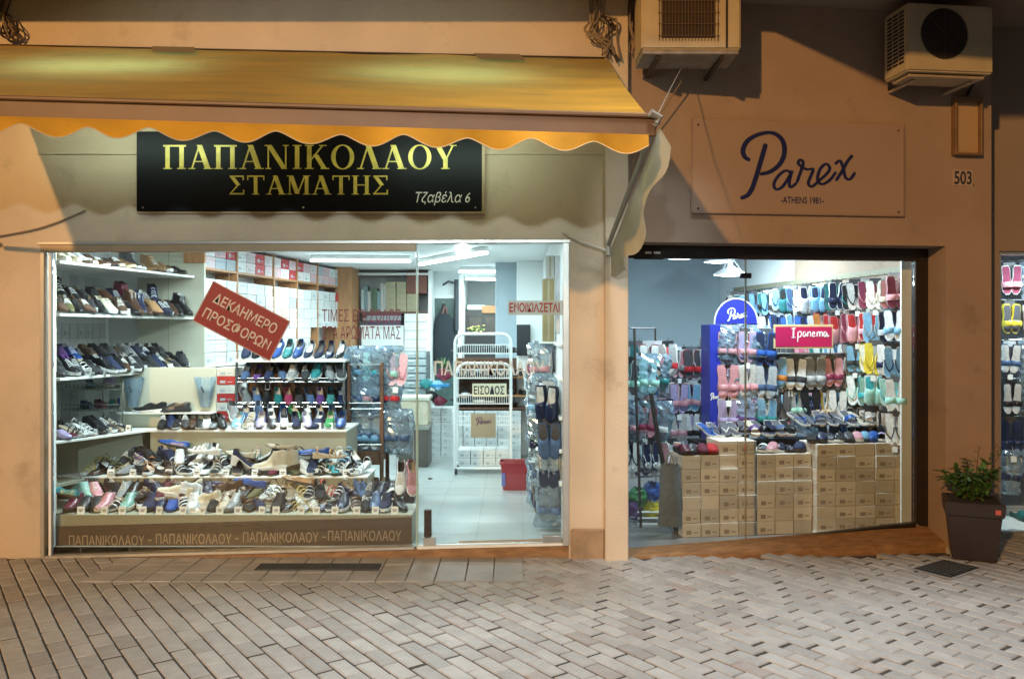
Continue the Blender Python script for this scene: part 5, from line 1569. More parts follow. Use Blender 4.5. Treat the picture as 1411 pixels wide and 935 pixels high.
# doorway with a hanging coat
x0, x1 = PXx(599, 6.58), PXx(631, 6.58)
t_ = thing('back_door', 'dark green glazed back door in a white frame', 'door', ((x0 + x1) / 2, 6.56, ZF))
mb = MB(); mb.box(x0, x1, 6.555, 6.58, ZF, PZz(411, 6.56)); part(mb, 'leaf', mat('green_glass', (.09, .14, .13), .15, var=.1), t_)
for xx in (x0 - .06, x1):
    mb = MB(); mb.box(xx, xx + .06, 6.53, 6.595, ZF, PZz(411, 6.56) + .06); part(mb, 'frame', white, t_, bevel=.004)
mb = MB(); mb.box(x0, x1, 6.53, 6.595, PZz(411, 6.56), PZz(411, 6.56) + .06); part(mb, 'frame', white, t_, bevel=.004)
cx_ = PXx(614, 6.45)
t_ = thing('hanging_coat', 'long dark coat hanging before the green back door', 'coat', (cx_, 6.45, PZz(418, 6.45)))
rows = []
prof = [(418, .02), (428, .045), (433, .08), (441, .13), (460, .155), (480, .16), (497, .15)]
for py, wv in prof:
    z = PZz(py, 6.45)
    rows.append([Vector((cx_ - .03 + math.cos(2 * PI * j / 20) * wv * (1 + .12 * math.sin(j * 2.3)), 6.45 + math.sin(2 * PI * j / 20) * wv * .5, z)) for j in range(20)])
mb = MB(); mb.grid(rows, True); part(mb, 'cloth', mat('coat_cloth', (.018, .026, .034), .9), t_, 'all')
mb = MB(); mb.tube([(cx_ - .02, 6.45, PZz(419, 6.45)), (cx_ - .02, 6.46, PZz(414, 6.45)), (cx_, 6.5, PZz(412, 6.45))], .006, 6); part(mb, 'hanger', steel, t_, True)
mb = MB(); mb.tube(smooth_pts([(cx_ - .045, 6.42, PZz(432, 6.45)), (cx_ + .0, 6.41, PZz(422, 6.45)), (cx_ + .03, 6.42, PZz(432, 6.45))], 5), .016, 6); part(mb, 'collar', mat('coat_collar', (.20, .10, .09), .9), t_, True)
mb = MB(); x = PXx(629, 6.5); mb.tube([(x, 6.5, PZz(455, 6.5)), (x, 6.5, PZz(385, 6.5))], .035, 10); mb.tube([(x, 6.5, PZz(390, 6.5)), (x - .12, 6.45, PZz(388, 6.5)), (x - .2, 6.4, PZz(393, 6.5))], .018, 8)
solo(mb, 'pipe', mat('dark_pipe', (.05, .06, .07), .5), 'dark upright pipe with a short arm beside the back door', 'pipe', smooth=True)
# back room cabinet
Y = 8.2
x0, x1, y0, y1, z0, z1 = pbox(640, 708, 425, 560, Y, .5)
t_ = thing('back_room_cabinet', 'dark brown cabinet with orange wooden top in the back room', 'cabinet', ((x0 + x1) / 2, Y, ZF))
mb = MB(); mb.box(x0, x1, y0, y1, ZF, z1 - .02); part(mb, 'body', mat('cabinet_brown', (.05, .045, .04), .5, var=.2), t_, bevel=.006)
mb = MB(); mb.box(PXx(664, Y), x1 + .02, y0 - .03, y1, z1 - .08, z1 + .05); part(mb, 'top', wood, t_, bevel=.005)
mb = MB(); mb.box(x0 + .05, PXx(668, Y), y0 - .025, y1, z1 - .02, z1 + .06); part(mb, 'tray', white, t_, bevel=.005)
for k in range(3):
    mb = MB(); mb.box(x0 + .08 + k * .27, x0 + .30 + k * .27, y0 - .012, y0 - .001, z1 - .75, z1 - .15); part(mb, 'door', mat('cabinet_door', (.075, .06, .05), .45, var=.2), t_, bevel=.005)
p = P(656, 462, 7.8)
t_ = thing('flower_vase', 'small bunch of yellow and white flowers on the back counter', 'flowers', p)
mb = MB(); mb.lathe([(.04, -.1), (.05, -.02), (.035, .03), (.045, .04)], 14, p); part(mb, 'vase', mat('vase', (.1, .12, .1), .3), t_, True)
mb = MB()
for i in range(22):
    v = p + Vector((rr.uniform(-.13, .13), rr.uniform(-.08, .08), rr.uniform(.05, .17))); mb.lathe([(.003, -.02), (.022, 0), (.012, .012)], 7, v)
part(mb, 'blossom', mat('blossom', (.70, .62, .20), .7, var=.5, scale=9), t_)
mb = MB()
for i in range(30):
    v = p + Vector((rr.uniform(-.1, .1), rr.uniform(-.06, .06), .03)); d = Vector((rr.uniform(-.8, .8), rr.uniform(-.4, .4), 1)).normalized() * .12; s_ = Vector((.012, 0, 0))
    mb.add([v, v + d * .5 + s_, v + d, v + d * .5 - s_], [(0, 1, 2, 3)])
part(mb, 'leaves', leafm, t_)
x0, x1, y0, y1, z0, z1 = pbox(640, 712, 460, 640, 6.9, .4)
t_ = thing('till_counter', 'dark till counter behind the white wire trolley', 'counter', ((x0 + x1) / 2, 6.9, ZF))
mb = MB(); mb.box(x0, x1, y0, y1, ZF, z1); part(mb, 'body', mat('till_dark', (.035, .03, .03), .5), t_, bevel=.01)
mb = MB(); mb.box(x0 - .02, x1 + .02, y0 - .03, y1, z1 + .001, z1 + .03); part(mb, 'top', mat('till_top', (.10, .05, .04), .4), t_, bevel=.006)
# shelving behind the trolley: boxes in front of dark shoes
Y = 4.3
for i in range(6):
    for j in range(7):
        if rr.random() < .06 and j == 6: continue
        M = Matrix.Translation((PXx(630, Y) + i * .147, Y, ZF + .002 + j * .088)) @ Matrix.Rotation(rr.uniform(-.02, .02), 4, 'Z')
        v = rr.uniform(.62, .78)
        shoebox('shoe_box', f'white shoe box stacked behind the wire trolley, {nth(i)} column from the door side, {nth(j)} up', M, .142, .3, .086, (v * .95, v, v), 'boxes stacked behind the trolley')
for i in range(2):
    for j in range(7):
        M = Matrix.Translation((PXx(597, Y) + i * .16, Y + .2, ZF + .002 + j * .09))
        shoebox('shoe_box', f'pale shoe box stacked beside the flowered chest, {nth(i)} column, {nth(j)} up', M, .155, .3, .088, (.62, .66, .66), 'boxes stacked beside the chest')
t_ = thing('low_shelf', 'low dark wooden shelf over the boxes behind the trolley', 'shelf', (PXx(668, Y), Y, .7))
for z in (.70, .86, 1.10):
    mb = MB(); mb.box(PXx(628, Y), PXx(732, Y), Y + .0, Y + .36, z, z + .02); part(mb, 'board', wood if z > .8 else darkwood, t_, bevel=.003)
for px in (628, 733):
    mb = MB(); mb.box(PXx(px, Y), PXx(px, Y) + .02, Y, Y + .36, ZF, 1.35); part(mb, 'side', wood, t_, bevel=.003)
mb = MB(); mb.box(PXx(630, Y), PXx(732, Y), Y + .33, Y + .35, .72, 1.34); part(mb, 'back_board', darkwood, t_)
it = 'slip_on_shoe:black lace_up_shoe:charcoal slip_on_shoe:navy lace_up_shoe:black slip_on_shoe:charcoal sneaker:black'.split()
shoe_row('the upper low shelf behind the trolley', (PXx(632, Y), Y + .14, 1.12), (PXx(728, Y), Y + .14, 1.12), it, yv, 'shoes behind the trolley', 41)
shoe_row('the lower low shelf behind the trolley', (PXx(632, Y), Y + .14, .88), (PXx(728, Y), Y + .14, .88), it[::-1], yv, 'shoes behind the trolley', 42)
for (px, py, c_, nm) in ((588, 528, 'teal', 'teal'), (604, 530, 'sky', 'bright blue'), (612, 517, 'maroon', 'maroon'), (594, 545, 'black', 'black'), (606, 552, 'burgundy', 'wine red')):
    p = P(px, py, 4.45)
    mb = MB(); rows = []
    for i in range(7):
        v = i / 6
        rows.append([p + Vector((math.cos(2 * PI * j / 14) * .10 * math.sin(PI * (v * .8 + .12)), math.sin(2 * PI * j / 14) * .07, -.06 + .12 * v)) + Vector((noise.noise(Vector((i, j, px))), 0, noise.noise(Vector((j, i, py)))) ) * .012 for j in range(14)])
    mb.grid(rows, True)
    o = solo(mb, 'soft_bag', plastic, f'soft {nm} bag lying on the boxes beside the flowered chest', 'bag', smooth='all'); o.color = (*COL[c_], 1)
mb = MB(); p = P(606, 530, 4.38); mb.box(p.x - .12, p.x + .12, 4.38, 4.6, p.z - .03, p.z + .01)
solo(mb, 'blue_tray', mat('tray_blue', (.02, .20, .42), .4), 'flat bright blue tray on the boxes beside the trolley', 'tray', bevel=.006)
p = P(610, 508, 4.4)
t_ = thing('pot_plant', 'small green spiky plant in a maroon pot by the trolley', 'plant', p)
mb = MB(); mb.lathe([(.04, -.09), (.06, .0), (.055, .0)], 14, p); part(mb, 'pot', mat('maroon_pot', (.20, .02, .06), .4), t_, True)
mb = MB()
for i in range(26):
    a = rr.uniform(0, 2 * PI); d = Vector((math.cos(a) * .10, math.sin(a) * .08, rr.uniform(.08, .17))); s_ = Vector((-math.sin(a), math.cos(a), 0)) * .008
    mb.add([p - s_, p + s_, p + d * .6 + s_ * .8, p + d, p + d * .6 - s_ * .8], [(0, 1, 2, 3, 4)])
part(mb, 'leaves', leafm, t_)

# ---------------------------------------------------------------- white wire trolley
Y = 3.2
x0, x1 = PXx(627, Y), PXx(704, Y)
zt2 = PZz(460, Y)
t_ = thing('wire_trolley', 'white wheeled wire display trolley standing in the doorway axis', 'trolley', ((x0 + x1) / 2, Y, ZF))
for y, zz in ((Y, zt2), (Y + .42, zt2 - .35)):
    mb = MB()
    arc = [(x0, y, .14), (x0, y, zz - .10)] + [(x0 + .10 - .10 * math.cos(a), y, zz - .10 + .10 * math.sin(a)) for a in (.4, .8, 1.2, PI / 2)]
    arc += [(x1 - .10 + .10 * math.sin(a), y, zz - .10 + .10 * math.cos(a)) for a in (0, .4, .8, 1.2)] + [(x1, y, zz - .10), (x1, y, .14)]
    mb.tube(arc, .017, 10)
    part(mb, 'frame', whitewire, t_, True)
mb = MB()
for x in (x0, x1):
    mb.tube([(x, Y, .14), (x, Y + .42, .14)], .014, 8)
for y in (Y, Y + .42): mb.tube([(x0, y, .14), (x1, y, .14)], .014, 8)
part(mb, 'base_frame', whitewire, t_, True)
for z in (PZz(487, Y), PZz(521, Y), PZz(556, Y), PZz(585, Y)):
    mb = MB()
    for i in range(26):
        x = x0 + (x1 - x0) * i / 25
        mb.tube([(x, Y, z + .10), (x, Y, z), (x, Y + .40, z)], .0028, 4)
    for zz in (z, z + .10): mb.tube([(x0, Y, zz), (x1, Y, zz)], .006, 6)
    mb.tube([(x0, Y + .40, z), (x1, Y + .40, z)], .006, 6)
    part(mb, 'wire_basket', whitewire, t_)
for x in (x0 + .01, x1 - .01):
    for y in (Y, Y + .42):
        mb = MB(); mb.xf = Matrix.Translation((x, y, ZF + .035)) @ Matrix.Rotation(PI / 2, 4, 'Y'); mb.lathe([(.02, -.014), (.035, -.012), (.035, .012), (.02, .014)], 14)
        wl = part(mb, 'caster', darkmetal, t_, True)
sh = 'lace_up_shoe:black slip_on_shoe:charcoal slip_on_shoe:black lace_up_shoe:charcoal slip_on_shoe:black'.split()
for z, s_, nm in ((PZz(487, Y), 51, 'top'), (PZz(521, Y), 52, 'second'), (PZz(556, Y), 53, 'third')):
    shoe_row(f'the {nm} wire basket of the white trolley', (x0, Y + .2, z + .006), (x1, Y + .2, z + .006), sh, PI - .4, 'shoes in the white trolley', s_, jit=.3)
    sh = sh[1:] + sh[:1]
for j in range(2):
    for i in range(4):
        M = Matrix.Translation((x0 + .10 + i * .145, Y + .06, .156 + j * .092))
        shoebox('shoe_box', f'white shoe box on the trolley base, {nth(i)} from the chest, {["lower", "upper"][j]} layer', M, .14, .3, .09, (.70, .73, .73), 'boxes on the trolley base')
sg = thing('entrance_sign', 'cream strip sign reading ΕΙΣΟΔΟΣ on the white trolley', 'sign', P(674, 537, Y - .03))
mb = MB(); mb.box(PXx(651, Y), PXx(698, Y), Y - .03, Y - .022, PZz(546, Y), PZz(528, Y)); part(mb, 'board', mat('cream_board', (.78, .70, .50), .5), sg, bevel=.001)
text_part('ΕΙΣΟΔΟΣ', 'lettering', ink, sg, ID, PXx(653, Y), PXx(695, Y), PZz(543, Y), PZz(531, Y), Y - .031, .0008, bold=.025)
sg = thing('brown_notice', 'brown square notice with a dark script word on the trolley', 'sign', P(667, 585, Y - .03))
mb = MB(); mb.box(PXx(649, Y), PXx(683, Y), Y - .03, Y - .022, PZz(602, Y), PZz(569, Y)); part(mb, 'board', mat('brown_board', (.33, .27, .18), .6), sg, bevel=.001)
script_part('logo', mat('plum_ink', (.09, .03, .10), .5), sg, ID, PXx(656, Y), PXx(677, Y), PZz(585, Y), PZz(574, Y), Y - .031, 18)
# red basket
Y = 2.35
bx_, bz_ = PXx(709, Y), PZz(676, Y)
t_ = thing('red_basket', 'dark red plastic bucket basket on the pale floor', 'basket', (bx_, Y, ZF))
def rrect(hx, hy, r, n=5):
    o = []
    for cx2, cy2, a0 in ((hx - r, hy - r, 0), (-hx + r, hy - r, PI / 2), (-hx + r, -hy + r, PI), (hx - r, -hy + r, 1.5 * PI)):
        o += [(cx2 + r * math.cos(a0 + PI / 2 * k / n), cy2 + r * math.sin(a0 + PI / 2 * k / n)) for k in range(n + 1)]
    return o
mb = MB(); rows = []
for sc2, z in ((.80, 0), (.83, .01), (.97, .26), (1.04, .262), (1.05, .285), (.99, .29), (.96, .27), (.80, .02)):
    rows.append([(bx_ + x * sc2, Y + y * sc2, ZF + z) for x, y in rrect(.145, .115, .03)])
mb.grid(rows, True); mb.add(rows[0], [tuple(range(len(rows[0])))])
part(mb, 'tub', mat('red_plastic', (.28, .022, .035), .4, var=.06), t_, True)
mb = MB(); mb.box(bx_ - .132, bx_ - .095, Y - .121, Y - .112, ZF + .05, ZF + .18); part(mb, 'sticker', mat('blue_sticker', (.10, .13, .42), .5), t_)
mb = MB(); mb.tube(smooth_pts([(bx_ - .14, Y, ZF + .27), (bx_ - .08, Y - .12, ZF + .30), (bx_ + .08, Y - .12, ZF + .30), (bx_ + .14, Y, ZF + .27)], 5), .006, 6); part(mb, 'handle', mat('red_plastic2', (.22, .02, .03), .4), t_, True)
mb = MB(); p = P(593, 657, 2.9); p.z = ZF + .006; mb.lathe([(.02, -.004), (.03, .004), (.015, .012)], 9, p)
solo(mb, 'floor_stop', darkmetal, 'tiny dark floor stop on the pale floor', 'door stop', smooth=True)

# ---------------------------------------------------------------- slippers and cartons along the door-side wall
t_ = thing('hook_rail', 'white slotted wall rail with hooks beside the door', 'rail', (.39, 1.2, 1.2))
for z in (1.58, 1.30, 1.0, .74, .48):
    mb = MB(); mb.box(.375, .398, .35, 2.4, z - .012, z + .012); part(mb, 'rail', white, t_, bevel=.002)
G4 = 'slippers hung along the door-side wall'
def door_row(where, z, ys, cols, kinds, seed, bag): hung_rack(where, [(.27 + (.03 if i % 2 else -.02), y, z) for i, y in enumerate(ys)], cols, kinds, -.35, G4, seed, bag, .3)
door_row('on the door-side wall, top row', 1.56, [2.2, 2.0, 1.8, 1.6, 1.4], ['maroon', 'pink', 'maroon', 'maroon', 'pink'], ['slide_slipper', 'clog'], 61, .2)
door_row('on the door-side wall, second row', 1.28, [2.2, 2.05, 1.9, 1.75, 1.6, 1.45, 1.3, 1.15, 1.0, .85, .7, .55], ['maroon', 'navy', 'red', 'navy', 'navy', 'red', 'navy', 'blue', 'navy', 'denim', 'sky', 'navy'], ['slide_slipper', 'clog'], 62, .5)
door_row('on the door-side wall, third row', .98, [2.2, 2.0, 1.85, 1.7, 1.55, 1.4, 1.25, 1.1, .95, .8, .65, .5], ['navy', 'cream', 'navy', 'lilac', 'white', 'denim', 'navy', 'denim', 'sky', 'denim', 'navy', 'denim'], ['slide_slipper', 'clog'], 63, .7)
door_row('on the door-side wall, lowest row', .72, [1.9, 1.75, 1.6, 1.45, 1.3, 1.15, 1.0, .85, .7, .55], ['navy', 'white', 'blue', 'denim', 'navy', 'grey', 'denim', 'navy', 'denim', 'navy'], ['slide_slipper', 'clog'], 64, .75)
door_row('on the door-side wall, bottom row', .46, [1.6, 1.45, 1.3, 1.15, 1.0, .85, .7, .55], ['blue', 'navy', 'denim', 'purple', 'navy', 'denim', 'navy', 'denim'], ['slide_slipper'], 65, .6)
Y = 1.0
def tall_carton(label, px0, px1, py0, py1, Y, col):
    x0, x1, y0, y1, z0, z1 = pbox(px0, px1, py0, py1, Y, .16)
    t_ = thing('tall_carton', label, 'carton', ((x0 + x1) / 2, Y, z0))
    mb = MB(); mb.box(x0, x1, y0, y1, z0, z1); o = part(mb, 'carton', kraft, t_, bevel=.004); o.color = (*col, 1)
    mb = MB(); mb.box((x0 + x1) / 2 - .008, (x0 + x1) / 2 + .008, y0 - .001, y0 - .0004, z0 + .01, z1 - .01); part(mb, 'tape', mat('tape', (.5, .42, .28), .3), t_)
tall_carton('tall narrow kraft carton standing above the door-side hooks', 748, 764, 384, 470, 1.3, (.40, .30, .15))
t_ = thing('wall_bracket', 'white bracket shelf under the tall kraft carton', 'shelf', (.35, 1.3, 1.68))
mb = MB(); mb.box(PXx(744, 1.28), .398, 1.28, 1.6, PZz(470, 1.3) - .022, PZz(470, 1.3) - .002); part(mb, 'board', shelfw, t_, bevel=.002)
mb = MB(); mb.box(PXx(766, .7), PXx(774, .7), .7, .72, PZz(460, .7), PZz(352, .7))
solo(mb, 'wall_poster', mat('poster_paper', (.62, .60, .62), .6, var=.2, scale=12), 'narrow pale poster by the door jamb', 'poster')
tall_carton('white carton up under the door rail', 752, 764, 352, 383, 1.5, (.70, .70, .66))
t_ = thing('small_monitor', 'dark flat screen on the column beyond the door', 'screen', P(722, 470, 4.5))
mb = MB(); mb.box(PXx(712, 4.5), PXx(731, 4.5), 4.53, 4.56, PZz(490, 4.5), PZz(447, 4.5)); part(mb, 'screen', mat('screen_black', (.01, .014, .02), .2), t_, bevel=.004)
mb = MB(); mb.box(PXx(718, 4.5), PXx(725, 4.5), 4.56, 4.62, PZz(480, 4.5), PZz(465, 4.5)); part(mb, 'mount', darkmetal, t_)
# ---------------------------------------------------------------- slipper shop: window and room
sR = LR(1280, 500, .22).x
ztw = (LR(873, 341, .22).z + LR(1280, 346, .22).z) / 2
pw = thing('shop_window', 'slipper shop window in a dark frame with a narrow glass door', 'shop window', MR)
def rbox(mb, s0, s1, y0, y1, z0, z1):
    mb.xf = MR; mb.box(s0, s1, y0, y1, z0, z1); return mb
def rpart(name, m, parent, s0, s1, y0, y1, z0, z1, bevel=.002):
    return part(rbox(MB(), s0, s1, y0, y1, z0, z1), name, m, parent, bevel=bevel)
zl = LR(1028, 357, .22).z
rpart('head_rail', darkfr, pw, -.05, sR, .22, .285, zl, ztw + .03, .004)
sj = LR(1262, 500, .22).x
mb = MB(); mb.xf = MR; mb.prism([(sj, LR(1262, 722, .22).z), (sR, LR(1280, 722, .22).z - .02), (sR, zl), (sj, zl)], .222, .285); part(mb, 'jamb', darkfr, pw, bevel=.004)
sd = LR(1029, 500, .22).x
zb0, zb1, zbd = LR(875, 764, .22).z, LR(1262, 722, .22).z, LR(1029, 749, .22).z
mb = MB(); mb.xf = MR; mb.prism([(sd, zbd - .03), (sj, zb1 - .03), (sj, zb1 + .012), (sd, zbd + .012)], .22, .28); part(mb, 'bottom_rail', darkfr, pw, bevel=.003)
mb = MB(); mb.xf = MR; mb.prism([(sd + .004, zbd + .012), (sj, zb1 + .012), (sj, zl), (sd + .004, zl)], .245, .255); part(mb, 'pane', glass, pw)
mb = MB(); mb.xf = MR; mb.prism([(-.04, zb0 + .02), (sd - .006, zbd + .01), (sd - .006, zl + .0), (-.04, zl + .0)], .236, .246); part(mb, 'door_pane', glass, pw)
rpart('glass_edge', mat('brass_edge', (.26, .22, .11), .35, .2), pw, sd - .0055, sd + .0035, .232, .256, zbd, zl)
a, b_ = LR(1022, 383, .22), LR(1036, 376, .22)
rpart('patch_fitting', darkfr, pw, a.x, b_.x, .225, .265, a.z, b_.z)
a, b_ = LR(874, 357, .22), LR(914, 345, .22)
rpart('door_closer', black, pw, a.x, b_.x, .205, .235, a.z, b_.z + .01)
for px in (889, 901):
    a, b_ = LR(px, 349.5, .2), LR(px + 9, 346.5, .2)
    rpart('closer_mark', white, pw, a.x, b_.x, .203, .2045, a.z, b_.z, 0)
a, b_ = LR(980, 725, .22), LR(983, 692, .22)
sw = sR + .03
p0, p1 = MR @ Vector((sw, .25, 0)), MR @ Vector((sw, 5.0, 0))
pr = thing('slipper_room', 'blue-grey slipper shop interior behind the dark framed window', 'room', (2, 3, 0))
poly = [(.50, .20), (p0.x, p0.y), (p1.x, p1.y), (.50, 5.1)]
mb = MB(); mb.prism(poly, -.04, .0, 'z'); struct(mb, 'floor', mat('dark_floor', (.22, .20, .19), .35, var=.15, scale=3))
mb = MB(); mb.prism(poly, 2.75, 2.80, 'z'); part(mb, 'ceiling', mat('pale_ceiling', (.62, .68, .70), .8), pr)
rpart('wall', shopgrey, pr, -.5, sw, 4.9, 5.0, 0, 2.75)
rpart('wall', shopwall, pr, sw, sw + .05, .285, 4.9, 0, 2.75)
mb = MB(); mb.box(.482, .499, .24, 5.0, 0, 2.75); part(mb, 'wall', shopgrey, pr)
slat = thing('slat_wall', 'dark slatted display wall full of hanging slippers', 'display wall', MR @ Matrix.Translation((sw, 2, .5)))
slm = mat('slat_dark', (.022, .024, .028), .85, var=.1, spec=.1)
sbk = .43
for i in range(16):
    z = .62 + i * .098
    rpart('slat', slm, slat, sw - .022, sw - .002, sbk, 4.3, z, z + .088, .003)
top = rpart('cornice', mat('khaki_board', (.26, .24, .17), .6), slat, sw - .05, sw - .003, sbk, 4.3, 2.195, 2.25, .003)
coolbulb = emit('pendant_bulb', (0.80, 0.93, 1.0), 25)
enamel = mat('enamel', (.70, .74, .76), .35)
def pendant(px, py, n, rad, label, kind=0):
    p = MR @ LR(px, py, n)
    t_ = thing('pendant_lamp', label, 'lamp', p, 'pendant lamps in the slipper shop')
    mb = MB(); mb.lathe([(rad, .0), (rad * .98, .012), (rad * .55, .055), (.03, .09), (.02, .13)], 28, p, cap=False); part(mb, 'shade', enamel, t_, True)
    mb = MB(); mb.lathe([(.004, -.010), (rad * .55, -.006), (rad * .60, .006), (.02, .03)], 20, p); part(mb, 'bulb', coolbulb, t_, True)
    l = bpy.data.lights.new('bulb_lamp', 'POINT'); l.energy, l.color, l.shadow_soft_size = 5, (0.8, 0.93, 1.0), .05
    o = bpy.data.objects.new('bulb_lamp', l); C.objects.link(o); o.parent = t_; o.location = (0, 0, -.07)
    mb = MB()
    if kind:
        for a in (0, 2.1, 4.2): mb.tube([p + Vector((rad * .8 * math.cos(a), rad * .8 * math.sin(a), .02)), p + Vector((0, 0, .20))], .005, 5)
    mb.tube([p + Vector((0, 0, .12)), (p.x, p.y, 2.75)], .006, 6)
    part(mb, 'cord', enamel, t_, True)
pendant(940, 356, 2.4, .16, 'flat enamel pendant nearest the dark door closer')
pendant(990, 361, 3.3, .17, 'flat enamel pendant farther back in the slipper shop')
pendant(1006, 379, 1.8, .16, 'enamel pendant hung on three splayed wires', 1)
def strip(a, b, label):  # strips added out of view above the window head to brighten the room
    a, b = MR @ Vector(a), MR @ Vector(b)
    t_ = thing('ceiling_light', label, 'light', (a + b) / 2, 'strip lights in the slipper shop')
    mb = MB(); mb.tube([a + Vector((0, 0, .02)), b + Vector((0, 0, .02))], .022, 6); part(mb, 'housing', white, t_)
    mb = MB(); mb.tube([a - Vector((0, 0, .012)), b - Vector((0, 0, .012))], .014, 8); part(mb, 'tube', MATS['slipper_tube'], t_, True)
    tube_lamp(a, b, 75, (0.74, 0.90, 1.0), t_)
emit('slipper_tube', (0.74, 0.90, 1.0), 14)
strip((.5, .48, 2.68), (1.9, .48, 2.68), 'unseen strip light added along the inside of the slipper window')
strip((1.9, 1.6, 2.70), (1.9, 2.6, 2.70), 'unseen strip light added along the slat wall side of the ceiling')

mb = MB(); rbox(mb, LR(1241, 400, .40).x, sw - .003, .39, .41, .0, 2.32)
solo(mb, 'end_board', white, 'tall white end board closing the slat wall beside the dark jamb', 'board', bevel=.003)
# slippers on the slat wall
rr = random.Random(9)
G5 = 'slippers on the slat wall'
palette = [['black', 'navy', 'charcoal/teal', 'navy/sky', 'charcoal', 'denim/sky', 'teal/black', 'sky/denim', 'navy/white', 'white/navy', 'denim/white', 'sky/navy', 'charcoal/teal', 'navy', 'teal/black', 'charcoal', 'pink/maroon', 'cream/white', 'cream/pink', 'pink/maroon'],
           ['navy', 'charcoal', 'navy/white', 'black/white', 'blue', 'blue/navy', 'navy/blue', 'blue/sky', 'navy/blue', 'blue/navy', 'charcoal', 'red/orange', 'pink/red', 'pink/red', 'pink/maroon', 'pink/red', 'pink/red', 'silver/sky', 'silver/navy', 'sky/white'],
           ['black', 'charcoal', 'navy', 'grey/sky', 'charcoal', 'maroon', 'charcoal', 'grey', 'maroon/pink', 'maroon', 'white/teal', 'mint/white', 'white/sky', 'sky/white', 'navy/grey', 'charcoal/sky', 'yellow/white', 'yellow', 'navy/white', 'navy/sky'],
           ['charcoal', 'navy', 'black', 'grey', 'charcoal', 'navy', 'grey/white', 'pink/white', 'white/grey', 'sky/white', 'white/pink', 'sky/white', 'white/navy', 'white/sky', 'white/mint', 'mint/white', 'turquoise/mint', 'mint/turquoise', 'turquoise/mint', 'mint/white'],
           ['black', 'navy', 'charcoal', 'black/grey', 'navy', 'black', 'navy/sky', 'charcoal', 'blue/navy', 'black/white', 'navy', 'blue/black', 'navy/white', 'black', 'black/cream', 'white/black', 'charcoal', 'black/white', 'black', 'charcoal/white']]
kinds = ['slide_slipper', 'flip_flop', 'slide_slipper', 'clog', 'flip_flop']
nm = ['top row', 'second row', 'third row', 'fourth row', 'bottom row']
for r_i in range(5):
    z = 2.17 - r_i * .285
    spots = []
    for c in range(24):
        y = 4.2 - (c + .5 + rr.uniform(-.15, .15)) * .158
        spots.append(MR @ Vector((sw - .13 - .03 * (c % 2), y, z + rr.uniform(-.02, .015))))
    hung_rack(f'on the slat wall, {nm[r_i]}', spots, palette[r_i][:6] + palette[r_i][2:6] + palette[r_i][6:], [rr.choice(kinds) for _ in range(24)], R(7 - 24), G5, 100 + r_i, .0, .38, 1.02)
    mb = MB()
    for c in range(24):
        y = 4.2 - (c + .5) * .158
        mb.xf = MR; mb.tube([(sw - .02, y, z + .02), (sw - .20, y, z + .012), (sw - .205, y, z + .025)], .0035, 5)
    part(mb, 'hooks', chrome, slat, True)

# frontal rack under the pink board
def rk_spots(px0, px1, py, Y, n): return [P(px0 + (px1 - px0) * (i + .5) / n, py, Y + .04 * (i % 2)) for i in range(n)]
t_ = thing('hook_rack', 'chrome hook rack below the pink board', 'rack', P(1110, 640, 1.5))
for px in (1063, 1166):
    mb = MB(); x = PXx(px, 1.5); mb.tube([(x, 1.5, 0), (x, 1.5, PZz(486, 1.5))], .012, 8); part(mb, 'post', chrome, t_, True)
for py in (487, 532, 577):
    mb = MB(); mb.tube([P(1062, py, 1.5), P(1167, py, 1.5)], .009, 6); part(mb, 'crossbar', chrome, t_, True)
    mb = MB(); mb.box(PXx(1064, 1.52), PXx(1165, 1.52), 1.515, 1.53, PZz(py + 8, 1.52), PZz(py + 1, 1.52)); part(mb, 'price_rail', darkmetal, t_)
G6 = 'slippers on the hook rack'
hung_rack('on the hook rack, top row', rk_spots(1064, 1166, 488, 1.46, 8), ['orange/sky', 'gold/black', 'charcoal/white', 'grey', 'silver/grey', 'silver', 'maroon/pink', 'maroon'], ['slide_slipper', 'flip_flop'], 0, G6, 121, .15, .5)
hung_rack('on the hook rack, middle row', rk_spots(1066, 1164, 533, 1.46, 5), ['charcoal', 'mint/silver', 'navy/black', 'beige/gold', 'silver/white'], ['flip_flop', 'slide_slipper'], 0, G6, 122, .0, .15)
hung_rack('on the hook rack, bottom row', rk_spots(1066, 1164, 576, 1.46, 6), ['maroon/pink', 'charcoal/gold', 'black', 'navy', 'navy/black', 'blue/navy'], ['slide_slipper'], 0, G6, 123, .1, .2)
sg = thing('pink_board', 'bright pink name board lettered Ipanema over the hook rack', 'sign', P(1108, 480, 1.3))
YI = 1.3
mb = MB(); mb.box(PXx(1066, YI), PXx(1148, YI), YI, YI + .012, PZz(480, YI), PZz(447, YI)); part(mb, 'frame', mat('board_frame', (.62, .46, .24), .5), sg, bevel=.002)
mb = MB(); mb.box(PXx(1068.5, YI), PXx(1146, YI), YI - .004, YI - .0005, PZz(477.5, YI), PZz(450, YI)); part(mb, 'panel', pinkboard, sg)
script_part('lettering', white, sg, ID, PXx(1090, YI), PXx(1142, YI), PZz(471, YI), PZz(452, YI), YI - .0045, 3.3, HAND, (1, 3, 129, 41))
mb = MB(); mb.tube([P(1070, 480, YI + .02), P(1070, 490, YI + .15)], .006, 6); mb.tube([P(1144, 480, YI + .02), P(1144, 490, YI + .15)], .006, 6); part(mb, 'bracket', chrome, sg)
